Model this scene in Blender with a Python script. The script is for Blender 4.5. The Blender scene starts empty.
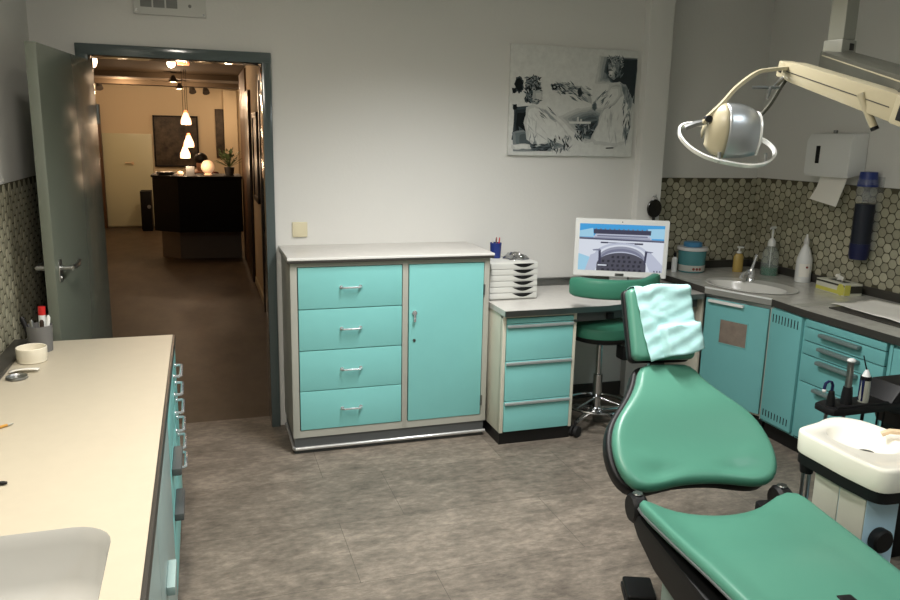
import bpy, bmesh, math, random
from mathutils import Matrix, Vector
random.seed(7)
C = bpy.context.scene.collection
SC = bpy.context.scene
R = math.radians
V = Vector

# ------------------------------------------------------------------ materials
def lin(c):
    return tuple(((x/255)/12.92 if x/255 <= .04045 else ((x/255+.055)/1.055)**2.4) for x in c)

def mat(name, rgb, rough=.5, metal=0, spec=.5, noise=0, nscale=8, bump=0, bscale=40, emit=None, estr=0, trans=0, coat=0, alpha=1, ior=1.45, rgb2=None, stretch=None):
    m = bpy.data.materials.new(name); m.use_nodes = True
    nt = m.node_tree; b = nt.nodes['Principled BSDF']
    col = lin(rgb)+(1,)
    b.inputs['Base Color'].default_value = col
    b.inputs['Roughness'].default_value = rough
    b.inputs['Metallic'].default_value = metal
    b.inputs['Specular IOR Level'].default_value = spec
    b.inputs['IOR'].default_value = ior
    b.inputs['Alpha'].default_value = alpha
    b.inputs['Coat Weight'].default_value = coat
    b.inputs['Coat Roughness'].default_value = .1
    b.inputs['Transmission Weight'].default_value = trans
    if emit:
        b.inputs['Emission Color'].default_value = lin(emit)+(1,)
        b.inputs['Emission Strength'].default_value = estr
    tc = nt.nodes.new('ShaderNodeTexCoord')
    src = tc.outputs['Object']
    if stretch:
        mp = nt.nodes.new('ShaderNodeMapping'); mp.inputs['Scale'].default_value = stretch
        nt.links.new(src, mp.inputs['Vector']); src = mp.outputs['Vector']
    if noise or rgb2:
        n = nt.nodes.new('ShaderNodeTexNoise'); n.inputs['Scale'].default_value = nscale; n.inputs['Detail'].default_value = 6
        n.inputs['Roughness'].default_value = .65
        nt.links.new(src, n.inputs['Vector'])
        mx = nt.nodes.new('ShaderNodeMix'); mx.data_type = 'RGBA'
        mx.inputs['A'].default_value = col
        c2 = lin(rgb2)+(1,) if rgb2 else tuple(x*(1-noise) for x in col[:3])+(1,)
        mx.inputs['B'].default_value = c2
        rp = nt.nodes.new('ShaderNodeMapRange'); rp.inputs['From Min'].default_value = .35; rp.inputs['From Max'].default_value = .65
        nt.links.new(n.outputs['Fac'], rp.inputs['Value'])
        nt.links.new(rp.outputs['Result'], mx.inputs['Factor'])
        nt.links.new(mx.outputs['Result'], b.inputs['Base Color'])
    if bump:
        n2 = nt.nodes.new('ShaderNodeTexNoise'); n2.inputs['Scale'].default_value = bscale; n2.inputs['Detail'].default_value = 4
        nt.links.new(src, n2.inputs['Vector'])
        bp = nt.nodes.new('ShaderNodeBump'); bp.inputs['Strength'].default_value = bump; bp.inputs['Distance'].default_value = .01
        nt.links.new(n2.outputs['Fac'], bp.inputs['Height']); nt.links.new(bp.outputs['Normal'], b.inputs['Normal'])
    return m

def floor_mat():
    m = mat('vinyl_slate_floor', (120,112,102), .5, spec=.25)
    nt = m.node_tree; b = nt.nodes['Principled BSDF']; L = nt.links
    tc = nt.nodes.new('ShaderNodeTexCoord')
    mp = nt.nodes.new('ShaderNodeMapping'); mp.inputs['Location'].default_value = (.02, -.175, 0)
    L.new(tc.outputs['Object'], mp.inputs['Vector'])
    br = nt.nodes.new('ShaderNodeTexBrick'); br.inputs['Scale'].default_value = 1
    br.inputs['Brick Width'].default_value = .914; br.inputs['Row Height'].default_value = .457
    br.inputs['Mortar Size'].default_value = .0012; br.inputs['Mortar Smooth'].default_value = .3
    br.offset = .31; br.inputs['Bias'].default_value = 0
    br.inputs['Color1'].default_value = (.40,.40,.40,1); br.inputs['Color2'].default_value = (.60,.60,.60,1)
    L.new(mp.outputs['Vector'], br.inputs['Vector'])
    m2 = nt.nodes.new('ShaderNodeMapping'); m2.inputs['Scale'].default_value = (1, 2.1, 1)
    L.new(tc.outputs['Object'], m2.inputs['Vector'])
    n1 = nt.nodes.new('ShaderNodeTexNoise'); n1.inputs['Scale'].default_value = 4.5; n1.inputs['Detail'].default_value = 10; n1.inputs['Roughness'].default_value = .68; n1.inputs['Distortion'].default_value = .2
    n2 = nt.nodes.new('ShaderNodeTexNoise'); n2.inputs['Scale'].default_value = 19; n2.inputs['Detail'].default_value = 8; n2.inputs['Roughness'].default_value = .7
    L.new(m2.outputs['Vector'], n1.inputs['Vector']); L.new(m2.outputs['Vector'], n2.inputs['Vector'])
    def math_(op, a, b_):
        q = nt.nodes.new('ShaderNodeMath'); q.operation = op
        for i, x in enumerate((a, b_)):
            if isinstance(x, (int, float)): q.inputs[i].default_value = x
            else: L.new(x, q.inputs[i])
        return q.outputs[0]
    s = math_('ADD', math_('MULTIPLY', n1.outputs['Fac'], .5), math_('MULTIPLY', n2.outputs['Fac'], .5))
    sep = nt.nodes.new('ShaderNodeSeparateColor'); L.new(br.outputs['Color'], sep.inputs['Color'])
    s = math_('ADD', s, math_('MULTIPLY', math_('SUBTRACT', sep.outputs['Red'], .5), .32))
    cr = nt.nodes.new('ShaderNodeValToRGB')
    e = cr.color_ramp.elements
    e[0].position = .33; e[0].color = lin((80,74,67))+(1,)
    e[1].position = .66; e[1].color = lin((150,139,126))+(1,)
    k = e.new(.5); k.color = lin((114,106,96))+(1,)
    L.new(s, cr.inputs['Fac'])
    mx = nt.nodes.new('ShaderNodeMix'); mx.data_type = 'RGBA'
    mx.inputs['B'].default_value = lin((78,72,66))+(1,)
    L.new(br.outputs['Fac'], mx.inputs['Factor']); L.new(cr.outputs['Color'], mx.inputs['A'])
    L.new(mx.outputs['Result'], b.inputs['Base Color'])
    bp = nt.nodes.new('ShaderNodeBump'); bp.inputs['Strength'].default_value = .15; bp.inputs['Distance'].default_value = .004
    L.new(s, bp.inputs['Height']); L.new(bp.outputs['Normal'], b.inputs['Normal'])
    return m

M = {}
def dm(k, *a, **kw): M[k] = mat(k, *a, **kw)
dm('wall_paint', (214,214,210), .85, spec=.2, bump=.08, bscale=60)
dm('ceiling_paint', (205,205,200), .9, spec=.2)
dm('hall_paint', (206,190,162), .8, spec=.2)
dm('hall_floor_dim', (88,76,62), .5, spec=.2, rgb2=(70,60,48), nscale=5, stretch=(1,.5,1))  # floor tone darkened: the hall's drop in light put into it
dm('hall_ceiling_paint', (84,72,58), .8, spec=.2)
dm('grout', (84,81,66), .9, spec=.2)
dm('tile_a', (168,165,143), .3, spec=.5, noise=.12, nscale=40)
dm('tile_b', (154,151,130), .3, spec=.5, noise=.12, nscale=40)
dm('tile_c', (182,178,155), .3, spec=.5, noise=.12, nscale=40)
dm('door_grey', (108,114,103), .2, spec=.5, coat=.25)
dm('frame_grey', (82,92,92), .12, spec=.5)
dm('teal', (130,199,196), .36, spec=.45, noise=.04, nscale=3)
dm('teal_shaded', (112,176,176), .38, spec=.4, noise=.04, nscale=3)  # the teal made darker: weaker light on the right cabinets put in
dm('teal_sheen', (150,172,170), .3, spec=.5)  # the same teal, paled to paint in its reflections
dm('carcass', (172,172,162), .4, noise=.05, nscale=6)
dm('cream_panel', (206,203,186), .45, noise=.06, nscale=5)
dm('laminate_grey', (206,204,198), .3, noise=.08, nscale=30)
dm('counter_cream', (187,179,160), .38, spec=.4, noise=.03, nscale=20)
dm('counter_steel', (196,195,187), .22, metal=.0, spec=.6, noise=.18, nscale=18)
dm('edge_dark', (58,56,52), .4)
dm('kick_black', (18,18,18), .45)
dm('gap_dark', (14,22,22), .8)
dm('kick_pale', (150,150,144), .35, metal=.2)
dm('kick_grey', (78,80,80), .45)
dm('chrome', (222,224,226), .16, metal=.75)
dm('chrome_dark', (190,192,194), .16, metal=1)
dm('rail_chrome', (206,206,204), .25, metal=.6)
dm('bright_trim', (238,238,234), .22, metal=.12)
dm('steel', (178,180,180), .3, metal=1)
dm('dark_steel', (132,134,132), .35, metal=1)
dm('dome_metal', (196,200,204), .36, metal=.85)
dm('handle_grey', (158,166,166), .35, metal=.3)
dm('black', (15,15,16), .5, spec=.35)
dm('black_gloss', (12,12,13), .15)
dm('rubber', (24,24,25), .7)
dm('white_plastic', (224,226,224), .35)
dm('organizer_white', (206,207,202), .45)
dm('light_plastic', (205,206,204), .3)
dm('porcelain', (244,240,226), .12, spec=.6)
dm('sink_white', (188,188,184), .15, spec=.6)
dm('sink_grey', (206,206,200), .2, spec=.6)
dm('vinyl_green', (76,130,111), .36, spec=.5, bump=.05, bscale=25)
dm('vinyl_dark_green', (58,120,98), .38, spec=.5)
dm('towel', (166,206,205), .85, spec=.1, bump=.12, bscale=60)
dm('lamp_cream', (164,156,130), .32)
dm('post_grey_lit', (140,140,128), .4)  # lamp grey made lighter: the post's light is put into the colour
dm('lamp_grey', (72,72,63), .4)
dm('pedestal_cool_lit', (182,216,232), .35)  # cool light from the front put into the column's colour
dm('cream_warm_lit', (172,174,160), .35)  # warm side light put into the column's cream; also plain syringe body
dm('chair_base', (140,160,152), .4)
dm('brass_pipe', (222,196,162), .3)
dm('blue_plastic', (34,52,120), .35)
dm('navy', (18,24,66), .35)
dm('navy_mid', (22,28,42), .4)
dm('clear', (200,212,208), .12, alpha=.22)
dm('clear_tube', (200,206,210), .1, alpha=.16)
dm('clear_teal', (92,154,158), .2, trans=.2)
dm('lid_blue', (70,130,170), .35)
dm('label_grey', (190,190,182), .5)
dm('label_red', (140,70,60), .5)
dm('soap', (196,168,96), .25, trans=.15)
dm('gel', (30,120,84), .15, trans=.3)
dm('paper', (238,236,228), .8, spec=.1)
dm('box_yellow', (200,196,90), .5)
dm('box_white', (206,206,190), .5)
dm('box_dark', (52,52,44), .5)
dm('glass_brown', (146,134,122), .2, rgb2=(120,108,98), nscale=6)
dm('socket_cream', (214,206,176), .4)
dm('vent_white', (196,197,192), .4)
dm('vent_grille', (126,128,126), .6)
dm('wood_pencil', (190,140,60), .5)
dm('red', (190,34,34), .4)
dm('pink', (206,120,110), .4)
dm('mesh_grey', (120,120,120), .5, metal=.3)
dm('ceramic', (232,226,208), .3)
dm('foil', (200,202,206), .18, metal=1, bump=.6, bscale=45)
# reception and passage
dm('reception_black', (8,8,9), .5, spec=.25)
dm('plinth', (120,110,100), .5)
dm('dark_wood', (48,34,24), .35)
dm('brown_wood', (92,66,44), .4, noise=.15, nscale=6, stretch=(1,1,.15))
dm('smoked_glass', (8,8,9), .03, spec=.9)
dm('frosted', (196,196,168), .25, spec=.4)
dm('frame_pale', (190,180,150), .4)
dm('dark_canvas', (26,22,20), .6, rgb2=(84,72,58), nscale=7)
dm('leaf', (70,90,52), .5)
dm('pot', (40,38,36), .5)
dm('hair', (20,14,12), .5)
dm('skin', (200,150,120), .5)
dm('shirt', (88,34,30), .7)
dm('bulb_warm', (255,220,190), .4, emit=(255,196,150), estr=2.6)
dm('bulb_orange', (255,160,110), .4, emit=(255,130,80), estr=1.6)
dm('bulb_white', (255,240,220), .4, emit=(255,225,190), estr=6)
dm('lamp_globe', (255,226,190), .4, emit=(255,196,150), estr=.35)
dm('shade_grey', (60,54,48), .4)
dm('tube_light', (255,250,240), .4, emit=(255,244,225), estr=6)
dm('fixture', (220,220,215), .5)
# the computer picture (a screen gives off light)
def scr(k, c, s=.78): dm(k, c, .3, emit=c, estr=s); M[k].node_tree.nodes['Principled BSDF'].inputs['Base Color'].default_value = (.01,.01,.01,1)
scr('scr_blue', (70,170,235)); scr('scr_lightblue', (170,220,246)); scr('scr_white', (232,238,250)); scr('scr_pale', (200,206,226))
scr('scr_grey', (128,132,156)); scr('scr_dark', (66,66,90)); scr('scr_charcoal', (84,84,98)); scr('scr_black', (44,44,56)); scr('scr_mid', (158,162,182))
# ink tones of the picture on the wall
for i, g in enumerate(((214,216,212),(176,180,178),(128,136,138),(84,94,98),(46,54,58),(22,27,30),(196,198,195),(152,158,158),(106,116,118),(64,74,78))): dm('ink%d' % i, g, .6, spec=.2, noise=.12, nscale=30)
FLOOR = floor_mat()

# ------------------------------------------------------------------ mesh tools
WORLD = {}
class MB:
    def __init__(s): s.bm = bmesh.new(); s.mi = 0; s.T = Matrix.Identity(4)
    def m(s, i): s.mi = i; return s
    def t(s, T): s.T = T; return s
    def mesh(s, vs, fs):
        bv = [s.bm.verts.new(s.T @ V(v)) for v in vs]
        for f in fs:
            try: q = s.bm.faces.new([bv[i] for i in f]); q.material_index = s.mi; q.smooth = True
            except ValueError: pass
        return s
    def _merge(s, b, T=None):
        b.verts.index_update()
        T = s.T @ T if T is not None else s.T
        s_T = s.T; s.T = T
        s.mesh([v.co.copy() for v in b.verts], [[v.index for v in f.verts] for f in b.faces]); s.T = s_T
        b.free(); return s
    def box(s, x0, x1, y0, y1, z0, z1, bev=0, seg=2, T=None):
        b = bmesh.new(); bmesh.ops.create_cube(b, size=1)
        for v in b.verts: v.co = V(((x0+x1)/2+v.co.x*(x1-x0), (y0+y1)/2+v.co.y*(y1-y0), (z0+z1)/2+v.co.z*(z1-z0)))
        if bev: bmesh.ops.bevel(b, geom=b.edges[:], offset=bev, segments=seg, affect='EDGES', profile=.6, clamp_overlap=True)
        return s._merge(b, T)
    def cyl(s, p0, p1, r0, r1=None, seg=16):
        return s.tube([p0, p1], [r0, r0 if r1 is None else r1], seg)
    def tube(s, pts, r, seg=8, closed=False):
        pts = [V(p) for p in pts]; n = len(pts)
        rs = r if isinstance(r, (list, tuple)) else [r]*n
        rings = []; prev = None
        for i, p in enumerate(pts):
            a = pts[(i-1) % n] if (i or closed) else p; b = pts[(i+1) % n] if (i < n-1 or closed) else p
            d = (b-a).normalized()
            if prev is None:
                u = d.cross(V((0,0,1)));
                if u.length < .05: u = d.cross(V((1,0,0)))
            else: u = prev-d*prev.dot(d)
            u.normalize(); prev = u; w = d.cross(u)
            rings.append([p+(u*math.cos(2*math.pi*k/seg)+w*math.sin(2*math.pi*k/seg))*rs[i] for k in range(seg)])
        vs = [v for g in rings for v in g]; fs = []
        for i in range(n if closed else n-1):
            for k in range(seg):
                j = (i+1) % n; fs.append((i*seg+k, i*seg+(k+1) % seg, j*seg+(k+1) % seg, j*seg+k))
        if not closed: fs += [tuple(range(seg))[::-1], tuple((n-1)*seg+k for k in range(seg))]
        return s.mesh(vs, fs)
    def strap(s, pts, wdir, w, t, closed=False):
        """flat bar along pts; wdir = direction of its width"""
        pts = [V(p) for p in pts]; n = len(pts); vs = []; fs = []
        for i, p in enumerate(pts):
            a = pts[(i-1) % n] if (i or closed) else p; b = pts[(i+1) % n] if (i < n-1 or closed) else p
            d = (b-a).normalized(); wd = V(wdir[i] if isinstance(wdir, list) else wdir); wd = (wd-d*wd.dot(d)).normalized(); nn = d.cross(wd)
            ww = w[i] if isinstance(w, list) else w
            for a_, b_ in ((-1,-1),(1,-1),(1,1),(-1,1)): vs.append(p+wd*ww/2*a_+nn*t/2*b_)
        for i in range(n if closed else n-1):
            j = (i+1) % n
            for k in range(4): fs.append((i*4+k, i*4+(k+1) % 4, j*4+(k+1) % 4, j*4+k))
        if not closed: fs += [(3,2,1,0), tuple((n-1)*4+k for k in range(4))]
        return s.mesh(vs, fs)
    def lathe(s, prof, o=(0,0,0), seg=24, T=None, sx=1, sy=1):
        vs = []; fs = []; n = len(prof)
        for r, z in prof:
            for k in range(seg): a = 2*math.pi*k/seg; vs.append(V((o[0]+sx*r*math.cos(a), o[1]+sy*r*math.sin(a), o[2]+z)))
        for i in range(n-1):
            for k in range(seg): fs.append((i*seg+k, i*seg+(k+1) % seg, (i+1)*seg+(k+1) % seg, (i+1)*seg+k))
        if prof[0][0] > 1e-5: fs.append(tuple(range(seg))[::-1])
        if prof[-1][0] > 1e-5: fs.append(tuple((n-1)*seg+k for k in range(seg)))
        if T is not None: vs = [T @ v for v in vs]
        return s.mesh(vs, fs)
    def ball(s, c, r, seg=16, T=None):
        r = r if isinstance(r, (tuple, list)) else (r, r, r)
        vs = []; fs = []; n = seg//2
        for i in range(n+1):
            a = math.pi*i/n
            for k in range(seg):
                b = 2*math.pi*k/seg; vs.append(V((c[0]+r[0]*math.sin(a)*math.cos(b), c[1]+r[1]*math.sin(a)*math.sin(b), c[2]+r[2]*math.cos(a))))
        for i in range(n):
            for k in range(seg): fs.append((i*seg+k, i*seg+(k+1) % seg, (i+1)*seg+(k+1) % seg, (i+1)*seg+k)[::-1])
        if T is not None: vs = [T @ v for v in vs]
        return s.mesh(vs, fs)
    def prism(s, poly, h0, h1, T=None, bev=0, seg=2):
        """polygon in local xy pulled from z=h0 to z=h1"""
        b = bmesh.new()
        lo = [b.verts.new((x, y, h0)) for x, y in poly]; hi = [b.verts.new((x, y, h1)) for x, y in poly]; n = len(poly)
        b.faces.new(lo[::-1]); b.faces.new(hi)
        for i in range(n): b.faces.new((lo[i], lo[(i+1) % n], hi[(i+1) % n], hi[i]))
        bmesh.ops.recalc_face_normals(b, faces=b.faces[:])
        if bev:
            ed = [e for e in b.edges if abs(e.verts[0].co.z-e.verts[1].co.z) < 1e-6]
            bmesh.ops.bevel(b, geom=ed, offset=bev, segments=seg, affect='EDGES', profile=.6, clamp_overlap=True)
        return s._merge(b, T)
    def pad(s, poly, th, front, back=None, edge=.02, rings=9, T=None, es=4):
        """cushion: outline poly (star shaped about centre), front(x,y) height of the face, rounded edge, thickness th"""
        n = len(poly); cx = sum(p[0] for p in poly)/n; cy = sum(p[1] for p in poly)/n
        vs = []; fs = []
        prof = [(0., -th+0.0)]                     # (inset distance, height offset relative to front surface)
        prof = [(edge*.5, -th)]
        for i in range(es+1):
            a = math.pi/2*i/es
            prof.append((edge*(1-math.sin(a)), -edge*(1-math.sin(a*1.0)) if False else -edge+edge*math.sin(a)))
        # side then rounded shoulder
        prof = [(edge*.6, -th), (0, -th+edge*.6), (0, -edge)] + [(edge*(1-math.cos(math.pi/2*i/es)), -edge+edge*math.sin(math.pi/2*i/es)) for i in range(1, es+1)]
        for ins, h in prof:
            for x, y in poly:
                d = math.hypot(x-cx, y-cy); k = max(0, 1-ins/d)
                X = cx+(x-cx)*k; Y = cy+(y-cy)*k; vs.append(V((X, Y, front(X, Y)+h)))
        for q in range(1, rings):
            f = 1-q/rings
            for x, y in poly:
                d = math.hypot(x-cx, y-cy); k = (1-edge/d)*f
                X = cx+(x-cx)*k; Y = cy+(y-cy)*k; vs.append(V((X, Y, front(X, Y))))
        m_ = len(prof)+rings-1
        for i in range(m_-1):
            for k in range(n): fs.append((i*n+k, i*n+(k+1) % n, (i+1)*n+(k+1) % n, (i+1)*n+k))
        vs.append(V((cx, cy, front(cx, cy)))); ci = len(vs)-1
        for k in range(n): fs.append(((m_-1)*n+k, (m_-1)*n+(k+1) % n, ci))
        fs.append(tuple(range(n))[::-1])
        if T is not None: vs = [T @ v for v in vs]
        return s.mesh(vs, fs)
    def build(s, name, mats, parent=None, sharp=35, label=None, kind=None):
        mats = mats if isinstance(mats, (list, tuple)) else [mats]
        bmesh.ops.remove_doubles(s.bm, verts=s.bm.verts[:], dist=1e-6)
        bmesh.ops.recalc_face_normals(s.bm, faces=s.bm.faces[:])
        loc = None
        if parent is None:
            xs = [v.co.x for v in s.bm.verts]; ys = [v.co.y for v in s.bm.verts]; zs = [v.co.z for v in s.bm.verts]
            loc = V(((min(xs)+max(xs))/2, (min(ys)+max(ys))/2, min(zs)))
            s.bm.transform(Matrix.Translation(-loc))
        else: s.bm.transform(WORLD[parent].inverted())
        me = bpy.data.meshes.new(name); s.bm.to_mesh(me); s.bm.free()
        for k in mats: me.materials.append(M[k] if isinstance(k, str) else k)
        me.set_sharp_from_angle(angle=R(sharp))
        o = bpy.data.objects.new(name, me); C.objects.link(o)
        if parent is None: o.location = loc; WORLD[o] = Matrix.Translation(loc)
        else: o.parent = parent; WORLD[o] = WORLD[parent]
        if label: o['label'] = label
        if kind: o['kind'] = kind
        return o

def tag(o, label, cat, group=None):
    o['label'] = label; o['category'] = cat
    if group: o['group'] = group
    return o
def thing(name, label, cat, loc, rz=0, group=None):
    o = bpy.data.objects.new(name, None); C.objects.link(o); o.empty_display_size = .1
    o.location = loc; o.rotation_euler = (0, 0, rz)
    WORLD[o] = Matrix.Translation(V(loc)) @ Matrix.Rotation(rz, 4, 'Z')
    return tag(o, label, cat, group)
def struct(name, mb, mats, parent=None, **k): return mb.build(name, mats, parent, kind='structure', **k)
def frame(o, x, y, z):
    """matrix with the given axes as columns"""
    m_ = Matrix.Identity(4)
    for i, a in enumerate((V(x), V(y), V(z))):
        for r in range(3): m_[r][i] = a[r]
    m_.translation = V(o); return m_

def B(x0, x1, y0, y1, z0, z1, bev=0, seg=2): return MB().box(x0, x1, y0, y1, z0, z1, bev, seg)

def bow_handle(mb, c, axis, out, half, depth, r):
    c = V(c); a = V(axis); o = V(out)
    pts = [c-a*half, c-a*half+o*depth*.75, c-a*(half-.25*depth)+o*depth, c+a*(half-.25*depth)+o*depth, c+a*half+o*depth*.75, c+a*half]
    mb.tube(pts, r, 8); 
    for e in (-1, 1): mb.cyl(c+a*half*e, c+a*half*e+o*.004, r*1.8)
    return mb

# ------------------------------------------------------------------ room shell
YB, YN, XR, XL, ZC = 4.15, 4.32, 3.57, -.725, 2.62      # back wall, niche wall, right wall, left wall, ceiling
struct('floor', B(-2.2, 3.8, -1.5, YB+.16, -.05, 0), FLOOR)
struct('floor_hall', B(-2.2, 3.8, YB+.16, 14.3, -.05, 0), 'hall_floor_dim')
struct('ceiling', B(XL-.15, XR+.15, -1.45, YB+.17, ZC, ZC+.1), 'ceiling_paint')
w = MB()
w.box(XL-.1, -.533, YB, YB+.16, 0, ZC); w.box(.371, 2.60, YB, YB+.16, 0, ZC); w.box(-.533, .371, YB, YB+.16, 2.002, ZC)
struct('wall_back', w, 'wall_paint')
w = MB().box(2.60, XR+.1, YN, YN+.12, 0, ZC)
struct('wall_niche', w, 'wall_paint')
struct('wall_pillar', B(2.525, 2.685, 4.09, YN, 0, ZC, .004), 'wall_paint')
struct('wall_right', B(XR, XR+.1, -1.4, YN, 0, ZC), 'wall_paint')
struct('wall_left', B(XL-.1, XL, -1.4, YB, 0, ZC), 'wall_paint')
struct('wall_front', B(XL-.1, XR+.1, -1.5, -1.4, 0, ZC), 'wall_paint')

def tiles(name, o, ax, out, length, z0, z1):
    """hexagonal mosaic panel: o = start on the wall, ax = run direction, out = into the room"""
    mb = MB(); o = V(o); ax = V(ax); out = V(out)
    T = frame(o, ax, (0,0,1), out); mb.t(T)
    mb.m(0).box(0, length, z0, z1, -.0005, .004)
    p = .0540; cs = p*.866; r = p*.492
    i = 0; x = cs*.5
    while x < length-r*.6:
        z = z1-p*.5-(p/2 if i % 2 else 0)
        while z > z0+p*.3:
            mb.m(random.choice((1,1,2,2,3)))
            vs = []; 
            for h, k in ((.004,1), (.0048,.96), (.0050,.88)):
                for q in range(12):
                    a = math.pi/6*q; rr = r*k*(1.0 if q % 2 == 0 else .945)
                    vs.append((x+rr*math.cos(a), z+rr*math.sin(a), h))
            fs = [(a_*12+q, a_*12+(q+1) % 12, (a_+1)*12+(q+1) % 12, (a_+1)*12+q) for a_ in (0,1) for q in range(12)]+[tuple(24+q for q in range(12))]
            mb.mesh(vs, fs); z -= p
        i += 1; x += cs
    return struct(name, mb, ['grout', 'tile_a', 'tile_b', 'tile_c'])
tiles('trim_1', (2.685, YN, 0), (1,0,0), (0,-1,0), XR-2.685, .80, 1.378)
tiles('trim_2', (XR, YN-.007, 0), (0,-1,0), (-1,0,0), 2.6, .80, 1.383)
tiles('trim_3', (XL, 1.0, 0), (0,1,0), (1,0,0), YB-1.0, .74, 1.39)
struct('baseboard_back', B(1.88, 2.525, YB-.012, YB, 0, .09), 'edge_dark')

# door frame (a lining with a rebate) and the door leaf standing open along the left wall
w = MB()
for x0, x1 in ((-.533, -.478), (.324, .371)): w.box(x0, x1, YB-.025, YB+.165, 0, 2.002, .004)
w.box(-.533, .371, YB-.0252, YB+.1652, 1.950, 2.0022, .004)
struct('trim_4', w, 'frame_grey')
hx, hy, fx, fy = -.476, 4.118, -.580, 3.325
dl = math.hypot(fx-hx, fy-hy); ang = math.atan2(fy-hy, fx-hx)
dr = bpy.data.objects.new('door_1', None); C.objects.link(dr); dr.location = (hx, hy, .012); dr.rotation_euler = (0,0,ang); dr['kind'] = 'structure'
WORLD[dr] = Matrix.Translation((hx, hy, .012)) @ Matrix.Rotation(ang, 4, 'Z')
TD = WORLD[dr]
MB().t(TD).box(0, dl, -.02, .02, 0, 1.908, .003).build('door_leaf', 'door_grey', dr)
h = MB().t(TD)
for s in (1, -1):                       # plate, neck and lever on both faces
    h.box(dl-.085, dl-.045, s*.0195-.004, s*.0195+.004, .985, 1.075, .003)
    h.cyl((dl-.065, s*.02, 1.04), (dl-.065, s*.066, 1.04), .011)
    h.tube([(dl-.065, s*.064, 1.04), (dl-.10, s*.068, 1.042), (dl-.15, s*.066, 1.045), (dl-.185, s*.06, 1.052)], [.011, .0105, .0095, .008], 10)
    h.cyl((dl-.065, s*.02, 1.0), (dl-.065, s*.028, 1.0), .010)
h.build('door_handle', 'steel', dr)
for z in (.22, 1.62): MB().t(TD).cyl((-.004, .024, z), (-.004, .024, z+.09), .009).build('hinge', 'dark_steel', dr)

# ceiling fittings behind the camera that light the room
for i, (x, y, L) in enumerate(((1.15, 2.55, .52), (-.12, 1.5, .52), (1.75, .2, .5))):
    t = thing('ceiling_light', ('white tube ceiling light in front of the turquoise chest and desk', 'white tube ceiling light above the left worktop', 'white tube ceiling light above the foot of the treatment chair')[i], 'ceiling light', (x, y, ZC-.06))
    B(x-.1, x+.1, y-L, y+L, ZC-.03, ZC, .006).build('housing', 'fixture', t)
    for dx in (-.045, .045): MB().cyl((x+dx, y-L+.04, ZC-.048), (x+dx, y+L-.04, ZC-.048), .013).build('tube', 'tube_light', t)

# ------------------------------------------------------------------ chest of drawers
X0, X1, YF = .397, 1.437, 3.72
t = thing('drawer_chest', 'tall turquoise metal chest with four drawers and a cupboard door beside the doorway', 'cabinet', ((X0+X1)/2, 3.93, 0))
b = MB()
b.box(X0, X1, YF+.02, YB-.015, .085, .990, .004)
for x0, x1 in ((X0, X0+.034), (.963, .993), (X1-.03, X1)): b.box(x0, x1, YF, YF+.03, .085, .990, .003)
b.box(X0, X1, YF+.0005, YF+.03, .968, .990); b.box(X0, X1, YF+.0005, YF+.03, .085, .122)
b.build('carcass', 'carcass', t)
B(X0+.034, .963, YF+.012, YF+.022, .12, .97).build('drawer_recess', 'gap_dark', t)
zs = (.966, .7545, .5425, .331, .1235)
for i in range(4):
    d = B(X0+.038, .959, YF-.004, YF+.018, zs[i+1]+.0025, zs[i]-.0015, .003).build('drawer', 'teal', t)
    zc = (zs[i]+zs[i+1])/2+.003
    bow_handle(MB(), (.695, YF-.004, zc), (1,0,0), (0,-1,0), .048, .026, .0052).build('handle', 'chrome', d)
d = B(.997, X1-.034, YF-.004, YF+.018, .124, .9645, .003).build('door', 'teal', t)
l = MB(); l.cyl((1.026, YF-.004, .712), (1.026, YF-.012, .712), .013); l.box(1.020, 1.032, YF-.020, YF-.011, .672, .728, .004); l.box(1.018, 1.030, YF-.028, YF-.018, .668, .688, .003)
l.build('latch', 'chrome', d)
MB().cyl((1.026, YF-.003, .566), (1.026, YF-.008, .566), .008).build('lock', 'dark_steel', d)
for z in (.82, .205): MB().cyl((X1-.030, YF-.004, z-.028), (X1-.030, YF-.004, z+.028), .0055).build('hinge', 'dark_steel', d)
tp = MB(); tp.prism([(X0-.012, YF-.024), (X0-.012, YB-.001), (X1+.012, YB-.001), (X1+.012, YF-.024)], .991, 1.018, bev=.005)
tp.build('top', 'laminate_grey', t)
ed = MB(); ed.box(X0-.0155, X1+.0155, YF-.0285, YF-.0215, 1.004, 1.017, .003); ed.build('edge_trim', 'bright_trim', t)
ed = MB(); ed.box(X0-.0135, X1+.0135, YF-.0265, YF-.0215, .990, 1.0035, .002); ed.build('edge_band', 'edge_dark', t)
B(X0+.006, X1-.01, YF+.006, YB-.03, 0, .085).build('kick', 'kick_grey', t)
k = MB(); k.tube([(X0+.003, YB-.06, .028), (X0+.003, YF+.004, .028), (X0+.008, YF-.004, .028), (X1-.004, YF-.004, .028)], .0095, 12)
k.build('bumper_rail', 'rail_chrome', t)

tag(B(.461, .541, YB-.012, YB, 1.062, 1.142, .004).build('wall_switch', 'socket_cream'), 'cream square light switch on the wall above the turquoise chest', 'switch')

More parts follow.
